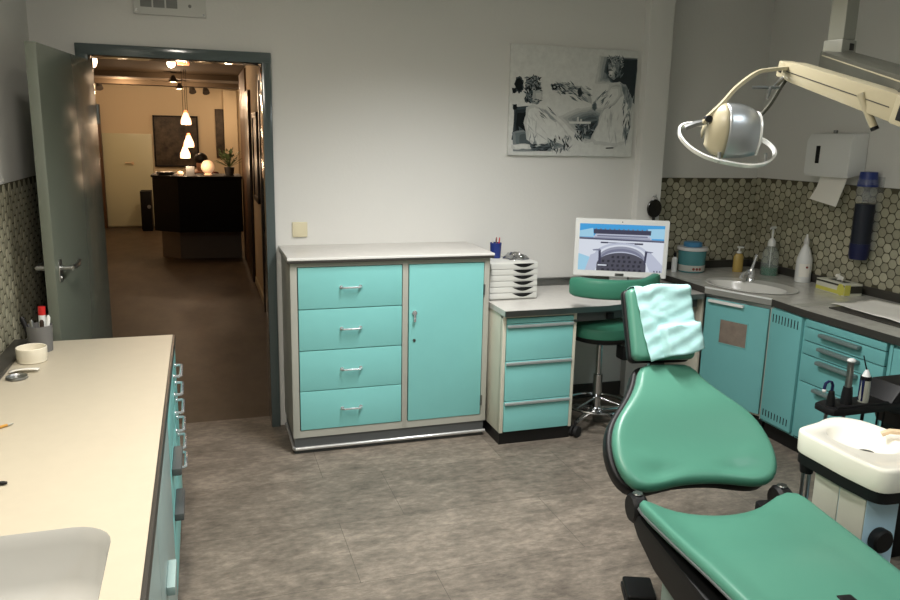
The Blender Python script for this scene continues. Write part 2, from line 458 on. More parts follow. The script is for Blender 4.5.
# ------------------------------------------------------------------ wall picture
t = thing('wall_picture', 'unframed black and white drawing of a dentist and patient on the back wall', 'picture', (2.08, YB, 1.51))
PX0, PX1, PZ0, PZ1 = 1.681, 2.483, 1.511, 2.121
B(PX0, PX1, YB-.022, YB-.001, PZ0, PZ1, .003).build('board', 'ink0', t)
pic = MB(); TP = frame((PX0, YB-.0224, PZ1), ((PX1-PX0)/545, 0, 0), (0, 0, -(PZ1-PZ0)/470), (0,-1,0)); pic.t(TP)
LV = [.00002]
def blob(mi, pts, lvl): pic.m(mi).mesh([(x, y, lvl*LV[0]) for x, y in pts], [tuple(range(len(pts)))])
def ell(mi, cx, cy, rx, ry, lvl, a0=0): blob(mi, [(cx+rx*math.cos(a0+q*math.pi/9), cy+ry*math.sin(a0+q*math.pi/9)) for q in range(18)], lvl)
def wob(pts, n=4, a=3):
    out = []
    for i, p in enumerate(pts):
        q = pts[(i+1) % len(pts)]
        for k in range(n): f = k/n; out.append((p[0]+(q[0]-p[0])*f+random.uniform(-a, a), p[1]+(q[1]-p[1])*f+random.uniform(-a, a)))
    return out
lvl_ = [1]
def up(): lvl_[0] += .25; return lvl_[0]
def soft(tones, pts, to=None, shrink=.62):
    """shape drawn as nested outlines, tone after tone, towards a centre"""
    cx = sum(p[0] for p in pts)/len(pts) if not to else to[0]; cy = sum(p[1] for p in pts)/len(pts) if not to else to[1]
    for i, t_ in enumerate(tones):
        k = 1-(1-shrink)*i/max(1, len(tones)-1); blob(t_, wob([(cx+(x-cx)*k, cy+(y-cy)*k) for x, y in pts], 4, 2.5), up())
def strokes(n, x0, x1, y0, y1, tones, l, w, a0, a1):
    for _ in range(n):
        x, y, a, q = random.uniform(x0, x1), random.uniform(y0, y1), random.uniform(a0, a1), l*random.uniform(.5, 1.2)
        dx, dy = math.cos(a)*q/2, math.sin(a)*q/2; nx, ny = -math.sin(a)*w/2, math.cos(a)*w/2; c_ = random.uniform(-.25, .25)*q
        blob(random.choice(tones), [(x-dx, y-dy), (x+nx+ny*c_/w*.2, y+ny-nx*c_/w*.2), (x+dx, y+dy), (x-nx, y-ny)], up())
# room behind: soft grey shade in the middle, dark corner top right
soft([6,1,7,2,8,3], [(205,300),(290,262),(352,248),(402,262),(412,330),(372,400),(330,416),(262,352)], (362,318), .35)
soft([6,1,7,2,8], [(372,30),(545,28),(545,150),(480,170),(420,150),(360,150)], (520,60), .72)
soft([3,9,4], [(410,32),(544,34),(542,236),(492,160),(430,140),(396,96)], (520,90), .9)
# instrument table
soft([8,9,4], [(282,322),(392,300),(372,396),(318,388)], None, .6); strokes(40, 285, 372, 325, 395, (4,5,9,3,2,7), 34, 7, 0, 3.1)
blob(0, [(254,318),(352,316),(350,326),(258,328)], up()); blob(6, [(288,318),(290,298),(297,296),(299,318)], up()); blob(6, [(303,318),(304,306),(312,306),(312,318)], up())
# treatment chair of the picture
soft([9,4,5], [(20,262),(84,258),(92,330),(104,404),(60,420),(14,404)], None, .7); soft([3,9,4], [(40,345),(96,380),(104,412),(60,404)], None, .6)
soft([2,8,3], [(14,370),(60,360),(120,412),(180,398),(240,425),(180,452),(22,452)], None, .7)
soft([9,5], [(22,140),(40,132),(54,150),(54,190),(40,206),(24,196),(16,166)], None, .8); soft([4,5], [(8,184),(24,182),(26,204),(12,208)], None, .8); soft([4,5], [(12,252),(30,250),(32,274),(16,276)], None, .8)
blob(0, wob([(22,224),(70,222),(72,244),(22,246)], 3, 2), up()); soft([6,0], [(10,424),(90,420),(98,440),(20,446)], None, .7)
# patient: bib, hands, head with curly hair
soft([6,0,0], [(72,262),(96,250),(128,262),(190,300),(240,352),(276,398),(252,428),(200,402),(120,434),(76,400),(62,330)], None, .75)
strokes(18, 80, 200, 280, 400, (6,6,1), 60, 5, .6, 1.6); strokes(10, 88, 120, 380, 430, (7,2,3), 36, 5, 1.0, 2.0); soft([1,7], [(128,262),(150,270),(205,318),(190,322)], None, .8); strokes(7, 128, 190, 262, 310, (3,4,2), 40, 4, .5, .9)
strokes(46, 168, 268, 386, 448, (4,5,3,9,2,7,6), 36, 6, .6, 2.4); strokes(16, 110, 180, 420, 448, (4,9,5), 34, 6, -.5, .1)
soft([7,1], [(84,160),(122,160),(136,196),(132,232),(116,250),(90,244),(74,210)], None, .75); soft([1,6,6], [(104,196),(134,192),(136,226),(122,240),(104,232)], None, .6)
strokes(120, 66, 122, 132, 186, (4,5,9,3,8,2,7), 24, 7, 0, 3.14); strokes(50, 62, 92, 170, 240, (4,5,9,3,8), 24, 7, .6, 2.4); strokes(8, 106, 130, 176, 190, (4,5), 20, 5, -.1, .3); strokes(8, 100, 128, 226, 246, (4,9,3), 20, 5, -.2, .4)
# dentist: coat, sleeve, reaching arm
soft([6,0,0], [(424,150),(470,136),(512,172),(536,236),(532,330),(522,408),(470,424),(372,416),(352,396),(380,330),(398,262)], None, .78)
soft([7,2,8], [(470,140),(500,150),(534,220),(528,262),(500,220)], None, .7); strokes(26, 490, 532, 180, 300, (2,3,8,7), 50, 6, 1.2, 2.0); strokes(22, 498, 528, 290, 400, (3,9,4,2,7), 60, 6, 1.3, 1.8); strokes(14, 400, 480, 280, 400, (6,1,6), 70, 7, 1.2, 1.9)
soft([1,6,0], [(352,240),(372,206),(420,196),(436,152),(480,150),(486,196),(452,240),(392,272),(362,268)], None, .72)
strokes(14, 380, 440, 180, 262, (7,2,1,8), 44, 6, 2.0, 2.8); soft([7,2,3], [(352,238),(366,222),(376,258),(366,274),(352,262)], None, .7)
soft([1,6], [(206,158),(232,150),(262,166),(300,162),(344,196),(352,240),(318,226),(280,206),(232,190)], None, .75)
strokes(44, 196, 262, 150, 200, (3,4,9,2,7,8,6), 34, 6, -.3, .9); strokes(26, 262, 344, 168, 226, (2,7,8,3,1), 44, 6, .2, .7); soft([9,4], [(288,172),(300,168),(306,200),(294,214),(284,196)], None, .7)
soft([8,4,5], [(166,160),(186,158),(200,170),(196,186),(176,188)], None, .6); blob(1, wob([(180,168),(188,168),(188,176),(180,176)], 2, 1), up())
# dentist: head
soft([2,7,1], [(414,66),(430,46),(454,50),(464,86),(456,118),(438,130),(420,116)], None, .6); soft([6,0], [(416,88),(432,76),(438,100),(428,122),(418,110)], None, .6)
strokes(70, 412, 478, 30, 74, (2,7,3,1,8,9), 26, 6, 0, 3.14); strokes(34, 446, 478, 60, 116, (3,8,9,2), 28, 6, 1.0, 2.2); strokes(6, 412, 430, 82, 92, (4,9), 18, 4, -.2, .3); strokes(5, 416, 434, 110, 120, (4,9), 14, 4, -.2, .2)
blob(4, [(425,430),(460,428),(458,433),(424,435)], up())
pic.build('drawing', ['ink%d' % i for i in range(10)], t)

# wall vent over the door
t = thing('vent_plate', 'grey white ventilation plate with grilles on the wall above the doorway', 'vent', (-.10, YB, 2.15))
B(-.265, .066, YB-.014, YB, 2.150, 2.40, .004).build('plate', 'vent_white', t)
for i in range(3):
    g = MB(); x = -.232+i*.0585; g.box(x-.001, x+.050, YB-.0145, YB-.0135, 2.184, 2.32)
    for j in range(6): g.box(x, x+.049, YB-.0165, YB-.0135, 2.186+j*.022, 2.186+j*.022+.015)
    g.build('grille', 'vent_grille', t)
for x, z in ((-.252, 2.168), (.055, 2.162), (-.252, 2.385), (.055, 2.385)): MB().cyl((x, YB-.0135, z), (x, YB-.0165, z), .0055).build('screw', 'dark_steel', t)
MB().cyl((-.008, YB-.0135, 2.199), (-.008, YB-.018, 2.199), .008).build('button', 'vent_grille', t)

# ------------------------------------------------------------------ desk
DX0, DX1, DY = 1.452, 2.762, 3.525
t = thing('desk_worktop', 'grey laminate desk top in the back corner under the monitor', 'worktop', (2.1, 3.85, .70))
FR = [(DX0, DY), (2.05, DY+.008), (2.30, 3.585), (2.52, 3.665), (2.68, 3.70), (2.775, 3.70)]
MB().prism(FR+[(2.775, YB-.002), (DX0, YB-.002)], .712, .742).build('top', 'laminate_grey', t)
MB().strap([(x, y-.003, .7260) for x, y in FR], (0,0,1), .029, .006).build('edge_band', 'dark_steel', t)
B(DX0, 2.52, YB-.03, YB-.002, .7425, .788, .008).build('upstand', 'dark_steel', t)
MB().strap([(1.88, DY+.045, .683), (2.05, DY+.052, .683), (2.30, 3.63, .683), (2.52, 3.71, .683), (2.76, 3.75, .683)], (0,0,1), .055, .014).build('apron', 'kick_grey', t)
B(2.06, 2.10, DY+.030, DY+.044, .66, .695, .002).build('cable_clip', 'black', t)
t = thing('drawer_unit', 'low turquoise drawer unit with a pale frame under the left end of the desk', 'cabinet', (1.665, 3.8, 0))
UX0, UX1, UY = 1.455, 1.878, 3.555
b = MB(); b.box(UX0, UX1, UY+.02, YB-.03, .068, .709, .003)
for x0, x1 in ((UX0, UX0+.020), (UX1-.018, UX1)): b.box(x0, x1, UY, UY+.03, .068, .709, .003)
b.box(UX0, UX1, UY+.0005, UY+.03, .697, .709)
b.build('carcass', 'cream_panel', t)
B(UX0+.02, UX1-.018, UY+.012, UY+.0205, .068, .70).build('drawer_recess', 'gap_dark', t)
zs = (.694, .664, .463, .2425, .071)
for i in range(4):
    d = B(UX0+.0225, UX1-.0205, UY-.003, UY+.018, zs[i+1]+.003, zs[i]-.001, .002).build('drawer', 'teal', t)
    if i:
        MB().box(UX0+.0225, UX1-.0205, UY-.016, UY-.002, zs[i]-.020, zs[i]-.004, .006, 3).build('handle', 'handle_grey', d)
MB().cyl((UX1-.011, UY, .665), (UX1-.011, UY-.012, .665), .008).build('lock', 'dark_steel', t)
B(UX0+.004, UX1-.004, UY+.012, YB-.04, 0, .068).build('kick', 'kick_black', t)

# tray organiser with six drawers
OX0, OX1, OY0, OY1, OZ0 = 1.458, 1.742, 3.775, 4.105, .743
t = thing('drawer_organizer', 'white stackable desk organiser with six letter trays beside the chest', 'organizer', ((OX0+OX1)/2, 3.94, OZ0))
b = MB(); b.box(OX0, OX1, OY0+.012, OY1, OZ0, OZ0+.205, .004); b.build('case', 'organizer_white', t)
for i in range(6):
    z0 = OZ0+.008+i*.0325
    d = B(OX0+.003, OX1-.003, OY0, OY0+.016, z0, z0+.0305, .003).build('drawer', 'organizer_white', t)
    pts = [(OX1-.150+q*.0125, (0 if q in (0,10) else -.021*math.sin(math.pi*q/10))) for q in range(11)]
    q_ = MB().prism(pts, 0, .0012, frame((0, OY0+.0001, z0+.0285), (1,0,0), (0,0,1), (0,-1,0))); q_.build('finger_slot', 'black', d)
OT = OZ0+.205
# bag of foil instruments on the organiser
f = MB(); nx, ny = 22, 14; vs = []; fs = []
for j in range(ny):
    for i in range(nx):
        u, v = i/(nx-1), j/(ny-1); e = min(1, 4*min(u, 1-u, v, 1-v))
        z = OT+.004+e*(.008+.022*abs(math.sin(7.3*u+3*v)*math.cos(5.1*v+2.2*u))+random.uniform(0, .010))
        vs.append((1.60+u*.12+.012*math.sin(9*v), 3.85+v*.13+.01*math.sin(8*u), z))
for j in range(ny-1):
    for i in range(nx-1): fs.append((j*nx+i, j*nx+i+1, (j+1)*nx+i+1, (j+1)*nx+i))
f.mesh(vs, fs); base = [(x, y, OT+.0012) for x, y, z in vs]; f.mesh(base, [q[::-1] for q in fs])
rim = [i for i in range(nx)]+[j*nx+nx-1 for j in range(1, ny)]+[(ny-1)*nx+i for i in range(nx-2, -1, -1)]+[j*nx for j in range(ny-2, 0, -1)]
f.mesh([vs[i] for i in rim]+[base[i] for i in rim], [(i, (i+1) % len(rim), len(rim)+(i+1) % len(rim), len(rim)+i) for i in range(len(rim))])
tag(f.build('foil_pack', 'foil', sharp=60), 'crumpled silvery plastic pack lying on the white tray organiser', 'packet')
# blue pen pot
px, py = 1.558, 3.955
pz = OT+.0008
t = tag(MB().lathe([(.0,0),(.028,0),(.033,.085),(.030,.085),(.025,.004),(0,.004)], (px, py, pz), 20).build('pen_pot', 'blue_plastic'), 'small blue pen pot behind the silvery pack on the organiser', 'pen holder')
for i, (dx, dy, k, lb, nm) in enumerate(((-.015,.004,'light_plastic','white pen leaning left in the blue pen pot','pen'), (-.003,-.01,'kick_grey','grey pen standing in the middle of the blue pen pot','pen'), (.006,.008,'pink','salmon pencil standing in the blue pen pot','pencil'), (.015,-.004,'red','red pencil leaning right in the blue pen pot','pencil'))):
    tag(MB().tube([(px+dx*.5, py+dy*.5, pz+.006), (px+dx*1.3, py+dy*1.3, pz+.105), (px+dx*1.35, py+dy*1.35, pz+.115)], [.0035, .0035, .0015], 8).build(nm, k), lb, 'pen' if nm == 'pen' else 'pencil')

# all-in-one computer
mw, mh = .515, .325
ma = math.atan2(3.635-3.865, 2.478-2.01)
t = thing('computer_monitor', 'white all in one monitor showing a stone facade with an arch', 'monitor', (2.245, 3.78, .743), ma)
TM = WORLD[t]
ZB = .108
b = MB().t(TM); b.box(-mw/2, mw/2, -.036, .0, ZB, ZB+mh, .008, 3); b.build('case', 'white_plastic', t)
MB().t(TM).cyl((0, -.0365, ZB+mh-.014), (0, -.037, ZB+mh-.014), .003).build('camera_lens', 'black', t)
B_ = MB().t(TM); B_.box(-.024, .024, -.0372, -.0358, ZB+.005, ZB+.021, .0005); B_.build('badge', 'dark_steel', t)
s_ = MB().t(TM); s_.box(-.05, .05, .0, .03, .01, ZB+.12, .006); s_.box(-.11, .11, -.09, .08, 0, .012, .005)
s_.build('stand', 'light_plastic', t)
LV[0] = .00012
sx0, sx1, sz0, sz1 = -mw/2+.025, mw/2-.025, ZB+.034, ZB+mh-.028
pic = MB().t(TM @ frame((sx0, -.0361, sz1), ((sx1-sx0)/700, 0, 0), (0, 0, -(sz1-sz0)/390), (0,-1,0)))
blob(0, [(0,0),(700,0),(700,390),(0,390)], 0)
blob(1, [(0,60),(110,35),(120,110),(0,110)], 1); blob(1, [(700,25),(560,30),(585,110),(700,110)], 1)
blob(2, [(0,130),(0,390),(700,390),(700,130)], 1)
blob(3, [(140,75),(570,75),(600,120),(110,120)], 2); blob(5, [(115,45),(590,45),(588,82),(118,82)], 3)
for k in range(12): blob(4, [(130+k*38,36),(142+k*38,36),(142+k*38,46),(130+k*38,46)], 3)
blob(4, [(150,92),(560,92),(566,104),(144,104)], 3); blob(8, [(130,108),(580,108),(586,116),(124,116)], 3)
blob(4, [(0,112),(700,122),(700,140),(0,130)], 3); blob(5, [(0,120),(700,130),(700,136),(0,127)], 4)
blob(5, [(180,148),(240,148),(240,160),(180,160)], 3); blob(5, [(460,150),(530,150),(530,164),(460,164)], 3); blob(4, [(240,150),(460,150),(460,158),(240,158)], 3)
def arch(mi, cx, cy, rx, ry, base, lvl): blob(mi, [(cx-rx, base)]+[(cx-rx*math.cos(math.pi*q/20), cy-ry*math.sin(math.pi*q/20)) for q in range(21)]+[(cx+rx, base)], lvl)
arch(3, 360, 270, 230, 120, 300, 3); arch(2, 360, 280, 212, 112, 330, 4); arch(8, 360, 290, 195, 108, 390, 5); arch(4, 360, 300, 182, 98, 390, 6); arch(3, 360, 330, 190, 105, 390, 7)
arch(6, 360, 340, 205, 105, 390, 8)
blob(5, [(165,215),(185,215),(190,330),(172,345)], 9); blob(5, [(550,215),(570,215),(560,330),(545,330)], 9); blob(4, [(115,215),(180,205),(180,222),(120,224)], 9); blob(4, [(550,212),(620,220),(600,230),(552,226)], 9)
blob(3, [(565,230),(600,230),(700,330),(700,390),(600,390),(560,300)], 5); blob(3, [(100,260),(170,230),(175,330),(140,390),(60,390)], 5)
blob(1, [(0,250),(100,280),(120,390),(0,390)], 4)
for r_ in range(4):
    for k in range(9):
        x = 190+k*44+(10 if r_ % 2 else 0); y = 262+r_*36
        if ((x+10-360)/190)**2+((y-345)/95)**2 < .95: blob(7, [(x,y),(x+20,y),(x+18,y+20),(x-2,y+20)], 10)
blob(2, [(165,338),(240,338),(238,348),(164,348)], 11)
for k in range(3): blob(5, [(630+k*24,375),(640+k*24,375),(640+k*24,388),(630+k*24,388)], 11)
pic.build('screen', ['scr_blue','scr_lightblue','scr_white','scr_pale','scr_grey','scr_dark','scr_charcoal','scr_black','scr_mid'], t)

# black oval hand mirror on a hook at the pillar
t = thing('hand_mirror', 'black oval hand mirror hanging on the pillar beside the tiles', 'mirror', (2.63, 4.07, 1.15))
TH = frame((2.632, 4.068, 1.205), (1,0,0), (0,0,1), (0,-1,0))
MB().lathe([(.0,-.008),(.046,-.008),(.05,-.003),(.05,.004),(.046,.008),(0,.008)], seg=28, T=TH, sx=1, sy=1.12).build('head', 'black_gloss', t)
MB().tube([(2.632, 4.068, 1.155), (2.634, 4.068, 1.10), (2.635, 4.068, 1.03)], [.009, .011, .009], 10).build('handle', 'black', t)
MB().tube([(2.632, 4.09, 1.278), (2.632, 4.06, 1.275), (2.632, 4.058, 1.29)], .004, 8).build('hook', 'steel', t)
MB().tube([(2.615, 4.064, 1.255), (2.632, 4.059, 1.283), (2.650, 4.064, 1.255)], .002, 6).build('cord', 'dark_steel', t)

# ------------------------------------------------------------------ corner counter on the right
P, Q = V((2.785, 3.706, 0)), V((2.935, 3.325, 0)); CX = 2.912
t = thing('corner_worktop', 'grey worktop with the round basin running round the right corner under the tiles', 'worktop', (3.2, 3.6, .74))
out = [(2.785, YN-.003), (P.x, P.y), (Q.x, Q.y), (CX, 3.06), (CX-.002, 1.75), (XR-.003, 1.75), (XR-.003, YN-.003)]
SK = V((3.065, 3.665, .78)); sd = (Q-P).normalized(); sn = V((-sd.y, sd.x, 0))
if sn.x < 0: sn = -sn
SA, SB_ = .262, .195                      # basin half axes along and across the diagonal front
def skp(a, k=1): return SK+sd*(SA*k*math.cos(a))+sn*(SB_*k*math.sin(a))
# worktop with an oval hole: outer ring resampled to angles about the basin
N = 64
def hit(a):
    d = (sd*math.cos(a)*SA+sn*math.sin(a)*SB_).normalized(); best = None
    for i in range(len(out)):
        A = V((*out[i], 0)); Bq = V((*out[(i+1) % len(out)], 0)); e = Bq-A; den = d.x*e.y-d.y*e.x
        if abs(den) < 1e-9: continue
        o_ = A-V((SK.x, SK.y, 0)); s_ = (o_.x*e.y-o_.y*e.x)/den; u_ = (o_.x*d.y-o_.y*d.x)/den
        if s_ > 0 and -1e-6 <= u_ <= 1+1e-6 and (best is None or s_ < best): best = s_
    return V((SK.x, SK.y, 0))+d*best
ang_ = [2*math.pi*k/N for k in range(N)]
for p in out:                              # keep the true corners
    d = V((p[0]-SK.x, p[1]-SK.y, 0)); a = math.atan2(d.dot(sn)/SB_, d.dot(sd)/SA) % (2*math.pi); ang_.append(a)
ang_ = sorted(set(round(a, 5) for a in ang_)); n_ = len(ang_)
vs = []
for z in (.78, .742):
    for a in ang_: q = skp(a); vs.append((q.x, q.y, z))
    for a in ang_: q = hit(a); vs.append((q.x, q.y, z))
fs = []
for k in range(n_):
    j = (k+1) % n_
    fs += [(k, j, n_+j, n_+k), (2*n_+k, 3*n_+k, 3*n_+j, 2*n_+j), (n_+k, n_+j, 3*n_+j, 3*n_+k), (k, 2*n_+k, 2*n_+j, j)]
MB().mesh(vs, fs).build('top', 'counter_steel', t)
e = MB(); e.strap([(2.783, YN-.01, .761), (P.x-.001, P.y, .761)], (0,0,1), .036, .006)
e.strap([(Q.x-.003, Q.y+.001, .761), (CX-.003, 3.06, .761), (CX-.005, 1.752, .761)], (0,0,1), .036, .006)
e.build('edge_band', 'edge_dark', t)
e = MB(); e.strap([P+V((-.003,.0,.761))-sn*.002, Q+V((-.003,0,.761))-sn*.002], (0,0,1), .034, .006); e.build('steel_front', 'kick_pale', t)
e = MB(); e.strap([P+V((-.004,.0,.7795))-sn*.002, Q+V((-.004,0,.7795))-sn*.002], (0,0,1), .008, .010); e.build('lip_glint', 'white_plastic', t)  # lip painted white for the specular glint on the steel edge
u = MB(); u.box(2.79, XR-.008, YN-.028, YN-.008, .78, .83, .006); u.box(XR-.018, XR-.008, 1.76, YN-.03, .78, .83, .006)
u.build('upstand', 'edge_dark', t)
sk = MB(); rings = [(1.0, .7805, 0), (1.05, .785, 0), (1.03, .788, 0), (.98, .7865, 0), (.90, .785, 1), (.86, .772, 1), (.78, .715, 1), (.60, .672, 1), (.35, .662, 1), (.1, .660, 1)]
vs = []; fs = []
def skq(a, k_, w): return skp(a, k_) if not w else SK-sn*.040+sd*(SA*k_*math.cos(a))+sn*(SB_*.76*k_*math.sin(a))
for k_, z, w in rings:
    for q in range(48): p_ = skq(2*math.pi*q/48, k_, w); vs.append((p_.x, p_.y, z))
for i in range(len(rings)-1):
    for q in range(48): fs.append((i*48+q, i*48+(q+1) % 48, (i+1)*48+(q+1) % 48, (i+1)*48+q))
fs.append(tuple((len(rings)-1)*48+q for q in range(48)))
sk.mesh(vs, fs); sb = sk.build('basin', 'sink_grey', t)
MB().lathe([(0,.0025),(.02,.0025),(.022,0)], ((SK-sn*.04).x, (SK-sn*.04).y, .6605), 20).build('drain', 'chrome', sb)
e = MB(); e.box(2.925, XR-.06, 3.125, 3.185, .7803, .7815); e.build('inlay', 'carcass', t)

# mixer tap
tp0 = SK+sn*.145-sd*.085; tz = .7865
t = thing('mixer_tap', 'chrome mixer tap with a raised lever at the corner basin', 'tap', (tp0.x, tp0.y, tz))
b = MB(); b.lathe([(.0,0),(.027,0),(.024,.008),(.020,.02),(.021,.06),(.018,.07),(0,.074)], (tp0.x, tp0.y, tz), 20)
b.build('body', 'chrome', t)
MB().tube([tp0+V((0,0,tz-.78+.045-.0))-V((0,0,0)), tp0-sn*.05+V((0,0,.062)), tp0-sn*.10+V((0,0,.055)), tp0-sn*.115+V((0,0,.035))], [.013,.012,.011,.011], 10).build('spout', 'chrome', t)
MB().tube([tp0+V((0,0,.072)), tp0+sn*.012+sd*.006+V((0,0,.115)), tp0+sn*.02+sd*.012+V((0,0,.155))], [.012,.008,.007], 10).build('lever', 'chrome', t)
MB().ball(tp0+sn*.02+sd*.012+V((0,0,.160)), .010, 12).build('knob', 'chrome', t)

# diagonal sink cabinet
dl_ = (Q-P).length
t = thing('sink_cabinet', 'turquoise corner cabinet below the basin, its door with a small square window', 'cabinet', ((P.x+Q.x)/2, (P.y+Q.y)/2, 0))
TS = frame((P.x, P.y, 0), sd, sn, (0,0,1))         # local x along the front, y into the cabinet
b = MB().t(TS); b.box(.004, dl_-.004, .025, .20, .095, .64, .003); b.box(.004, dl_-.004, .025, .045, .64, .735); b.build('carcass', 'cream_panel', t)
B_ = MB().t(TS); B_.box(0, dl_-.008, .006, .0255, .722, .738, .002); B_.build('steel_rail', 'steel', t)
d = MB().t(TS).box(.006, dl_-.014, .004, .024, .112, .720, .003).build('door', 'teal_shaded', t)
h = MB().t(TS); h.box(.030, .250, -.018, .0045, .700, .716, .004); h.build('handle', 'bright_trim', d)
w_ = MB().t(TS); w_.box(.110, .280, .0015, .0045, .470, .610, .001); w_.build('window_panel', 'glass_brown', d)
w_ = MB().t(TS)
for x0, x1, z0, z1 in ((.106,.284,.608,.614), (.106,.284,.466,.472), (.106,.112,.466,.614), (.278,.284,.466,.614)): w_.box(x0, x1, .0005, .0045, z0, z1, .001)
w_.build('window_frame', 'teal_shaded', d)
k = MB().t(TS); k.box(.006, dl_-.006, .045, .30, 0, .095); k.build('kick', 'kick_black', t)
p_ = MB(); p_.box(2.789, 2.806, 3.735, 4.20, .10, .735, .002)
p_.build('side_panel', 'cream_panel', t)

dm('pull_grey', (112,128,126), .35, metal=.2)
def handle_bar(y0, y1, z, x=CX): return MB().box(x-.034, x-.002, y0, y1, z-.010, z+.008, .006, 3)
# tall narrow cabinet with louvre slots
t = thing('vented_cabinet', 'narrow turquoise cabinet with louvre slots at top and bottom of its door', 'cabinet', (3.15, 3.17, 0))
y0, y1 = 3.062, 3.312
B(CX+.02, XR-.02, y0, y1, .09, .738, .002).build('carcass', 'teal_shaded', t)
d = B(CX, CX+.022, y0+.012, y1-.012, .108, .735, .003).build('door', 'teal_shaded', t)
for q in range(9):
    for z0, z1 in ((.665, .71), (.135, .172)):
        yy = y0+.034+q*.0225; B(CX-.0012, CX+.002, yy, yy+.006, z0, z1).build('louvre_slot', 'gap_dark', d)
B(CX+.005, CX+.021, y1-.010, y1-.002, .10, .737, .001).build('edge_strip', 'carcass', t)
B(CX+.05, XR-.04, y0, y1, 0, .09).build('kick', 'kick_black', t)
# drawer cabinet
t = thing('drawer_cabinet', 'turquoise cabinet with wide drawers next to the louvred one, below the white paper', 'cabinet', (3.2, 2.8, 0))
y0, y1 = 2.548, 3.056
B(CX+.02, XR-.02, y0, y1, .09, .738, .002).build('carcass', 'teal_shaded', t)
B(CX+.012, CX+.0205, y0+.012, y1-.012, .1, .735).build('drawer_recess', 'gap_dark', t)
zs = (.735, .697, .626, .555, .408, .105)
zs = (.737, .695, .624, .5535, .4095, .106)
for i in range(5):
    d = B(CX, CX+.018, y0+.008, y1-.010, zs[i+1]+.0040, zs[i]-.001, .002).build('drawer' if i < 4 else 'door', 'teal_shaded', t)
    if i: handle_bar(2.684, 2.928, zs[i]-.014).build('handle', 'pull_grey', d)
B(CX+.05, XR-.04, y0, y1, 0, .09).build('kick', 'kick_black', t)
# next cabinet, cut by the edge of the picture
t = thing('end_cabinet', 'turquoise cabinet at the right edge, behind the black instrument holder', 'cabinet', (3.2, 2.2, 0))
y0, y1 = 1.78, 2.540
B(CX+.02, XR-.02, y0, y1, .09, .738, .002).build('carcass', 'teal_shaded', t)
B(CX, CX+.022, y0+.3, y1-.022, .108, .725, .003).build('door', 'teal_shaded', t)
B(CX, CX+.022, y0+.01, y0+.297, .108, .725, .003).build('door', 'teal_shaded', t)
B(CX+.004, CX+.021, y1-.016, y1, .10, .737, .001).build('edge_strip', 'teal_shaded', t)
B(CX+.05, XR-.04, y0, y1, 0, .09).build('kick', 'kick_black', t)

# ------------------------------------------------------------------ things on the corner counter
Z = .7805
t = thing('disinfectant_tub', 'round turquoise wipes tub with a blue lid on the corner counter', 'tub', (3.06, 4.205, Z))
x, y = 3.03, 4.205
b = MB().lathe([(0,0),(.078,0),(.082,.004),(.090,.14),(.088,.142),(0,.142)], (x, y, Z), 32).build('body', 'clear_teal', t)
lb = MB().lathe([(.0800,.008),(.0845,.010),(.0865,.046),(.0850,.048)], (x, y, Z), 32).build('label_band', 'label_grey', t)
f = MB()
for a in (-2.0, -1.75, -1.5): f.lathe([(0,0),(.009,0),(.009,.0015),(0,.0015)], seg=10, T=frame((x+.0846*math.cos(a), y+.0846*math.sin(a), Z+.026), (-math.sin(a), math.cos(a), 0), (0,0,1), (math.cos(a), math.sin(a), 0)))
f.build('printed_mark', 'label_red', lb)
MB().lathe([(0,.1425),(.098,.1425),(.099,.150),(.096,.162),(.0,.164)], (x, y, Z), 32).build('rim', 'light_plastic', t)
MB().lathe([(0,.164),(.058,.164),(.060,.170),(.058,.190),(.05,.194),(0,.195)], (x, y, Z), 28).build('lid', 'lid_blue', t)
t = thing('small_bottle', 'small white bottle with black cap between monitor and turquoise tub', 'bottle', (2.905, 4.21, Z))
MB().lathe([(0,0),(.018,0),(.018,.085),(.008,.098),(0,.098)], (2.905, 4.21, Z), 16).build('body', 'white_plastic', t)
MB().lathe([(0,.098),(.010,.098),(.009,.125),(0,.126)], (2.905, 4.21, Z), 14).build('cap', 'black', t)
t = thing('soap_bottle', 'small amber soap bottle with white pump behind the basin', 'bottle', (3.355, 4.12, Z))
x, y = 3.335, 4.13
MB().lathe([(0,0),(.033,0),(.035,.004),(.034,.10),(.024,.118),(.012,.122),(0,.122)], (x, y, Z), 24, sx=1, sy=.75).build('body', 'soap', t)
p_ = MB().lathe([(0,.122),(.015,.122),(.015,.135),(.006,.137),(.005,.160),(0,.160)], (x, y, Z), 16); p_.box(x-.014, x+.014, y-.030, y+.008, Z+.158, Z+.168, .003); p_.build('pump', 'white_plastic', t)
t = thing('gel_bottle', 'clear bottle with green gel and tall white pump right of the basin tap', 'bottle', (3.44, 3.93, Z))
x, y = 3.462, 3.985
MB().lathe([(0,.001),(.050,.001),(.052,.006),(.051,.050),(0,.050)], (x, y, Z), 24).build('gel_filling', 'gel', t)
MB().lathe([(.0525,.0),(.0545,.01),(.054,.12),(.045,.155),(.028,.185),(.020,.19)], (x, y, Z), 24).build('body', 'clear', t)
p_ = MB().lathe([(0,.186),(.024,.186),(.024,.215),(.012,.235),(.0065,.238),(.006,.300),(0,.300)], (x, y, Z), 18)
p_.tube([(x-.038,y-.018,Z+.298), (x-.02,y-.01,Z+.305), (x+.026,y+.012,Z+.304)], [.005,.008,.009], 8); p_.build('pump', 'white_plastic', t)
MB().cyl((x, y, Z+.052), (x, y, Z+.186), .003).build('dip_tube', 'white_plastic', t)
t = thing('spray_bottle', 'white bottle with nozzle cap and printed label at the right wall', 'bottle', (3.515, 3.745, Z))
x, y = 3.502, 3.735
MB().lathe([(0,0),(.044,0),(.046,.004),(.046,.125),(.044,.145),(.025,.205),(.014,.225),(.013,.232),(0,.232)], (x, y, Z), 28).build('body', 'white_plastic', t)
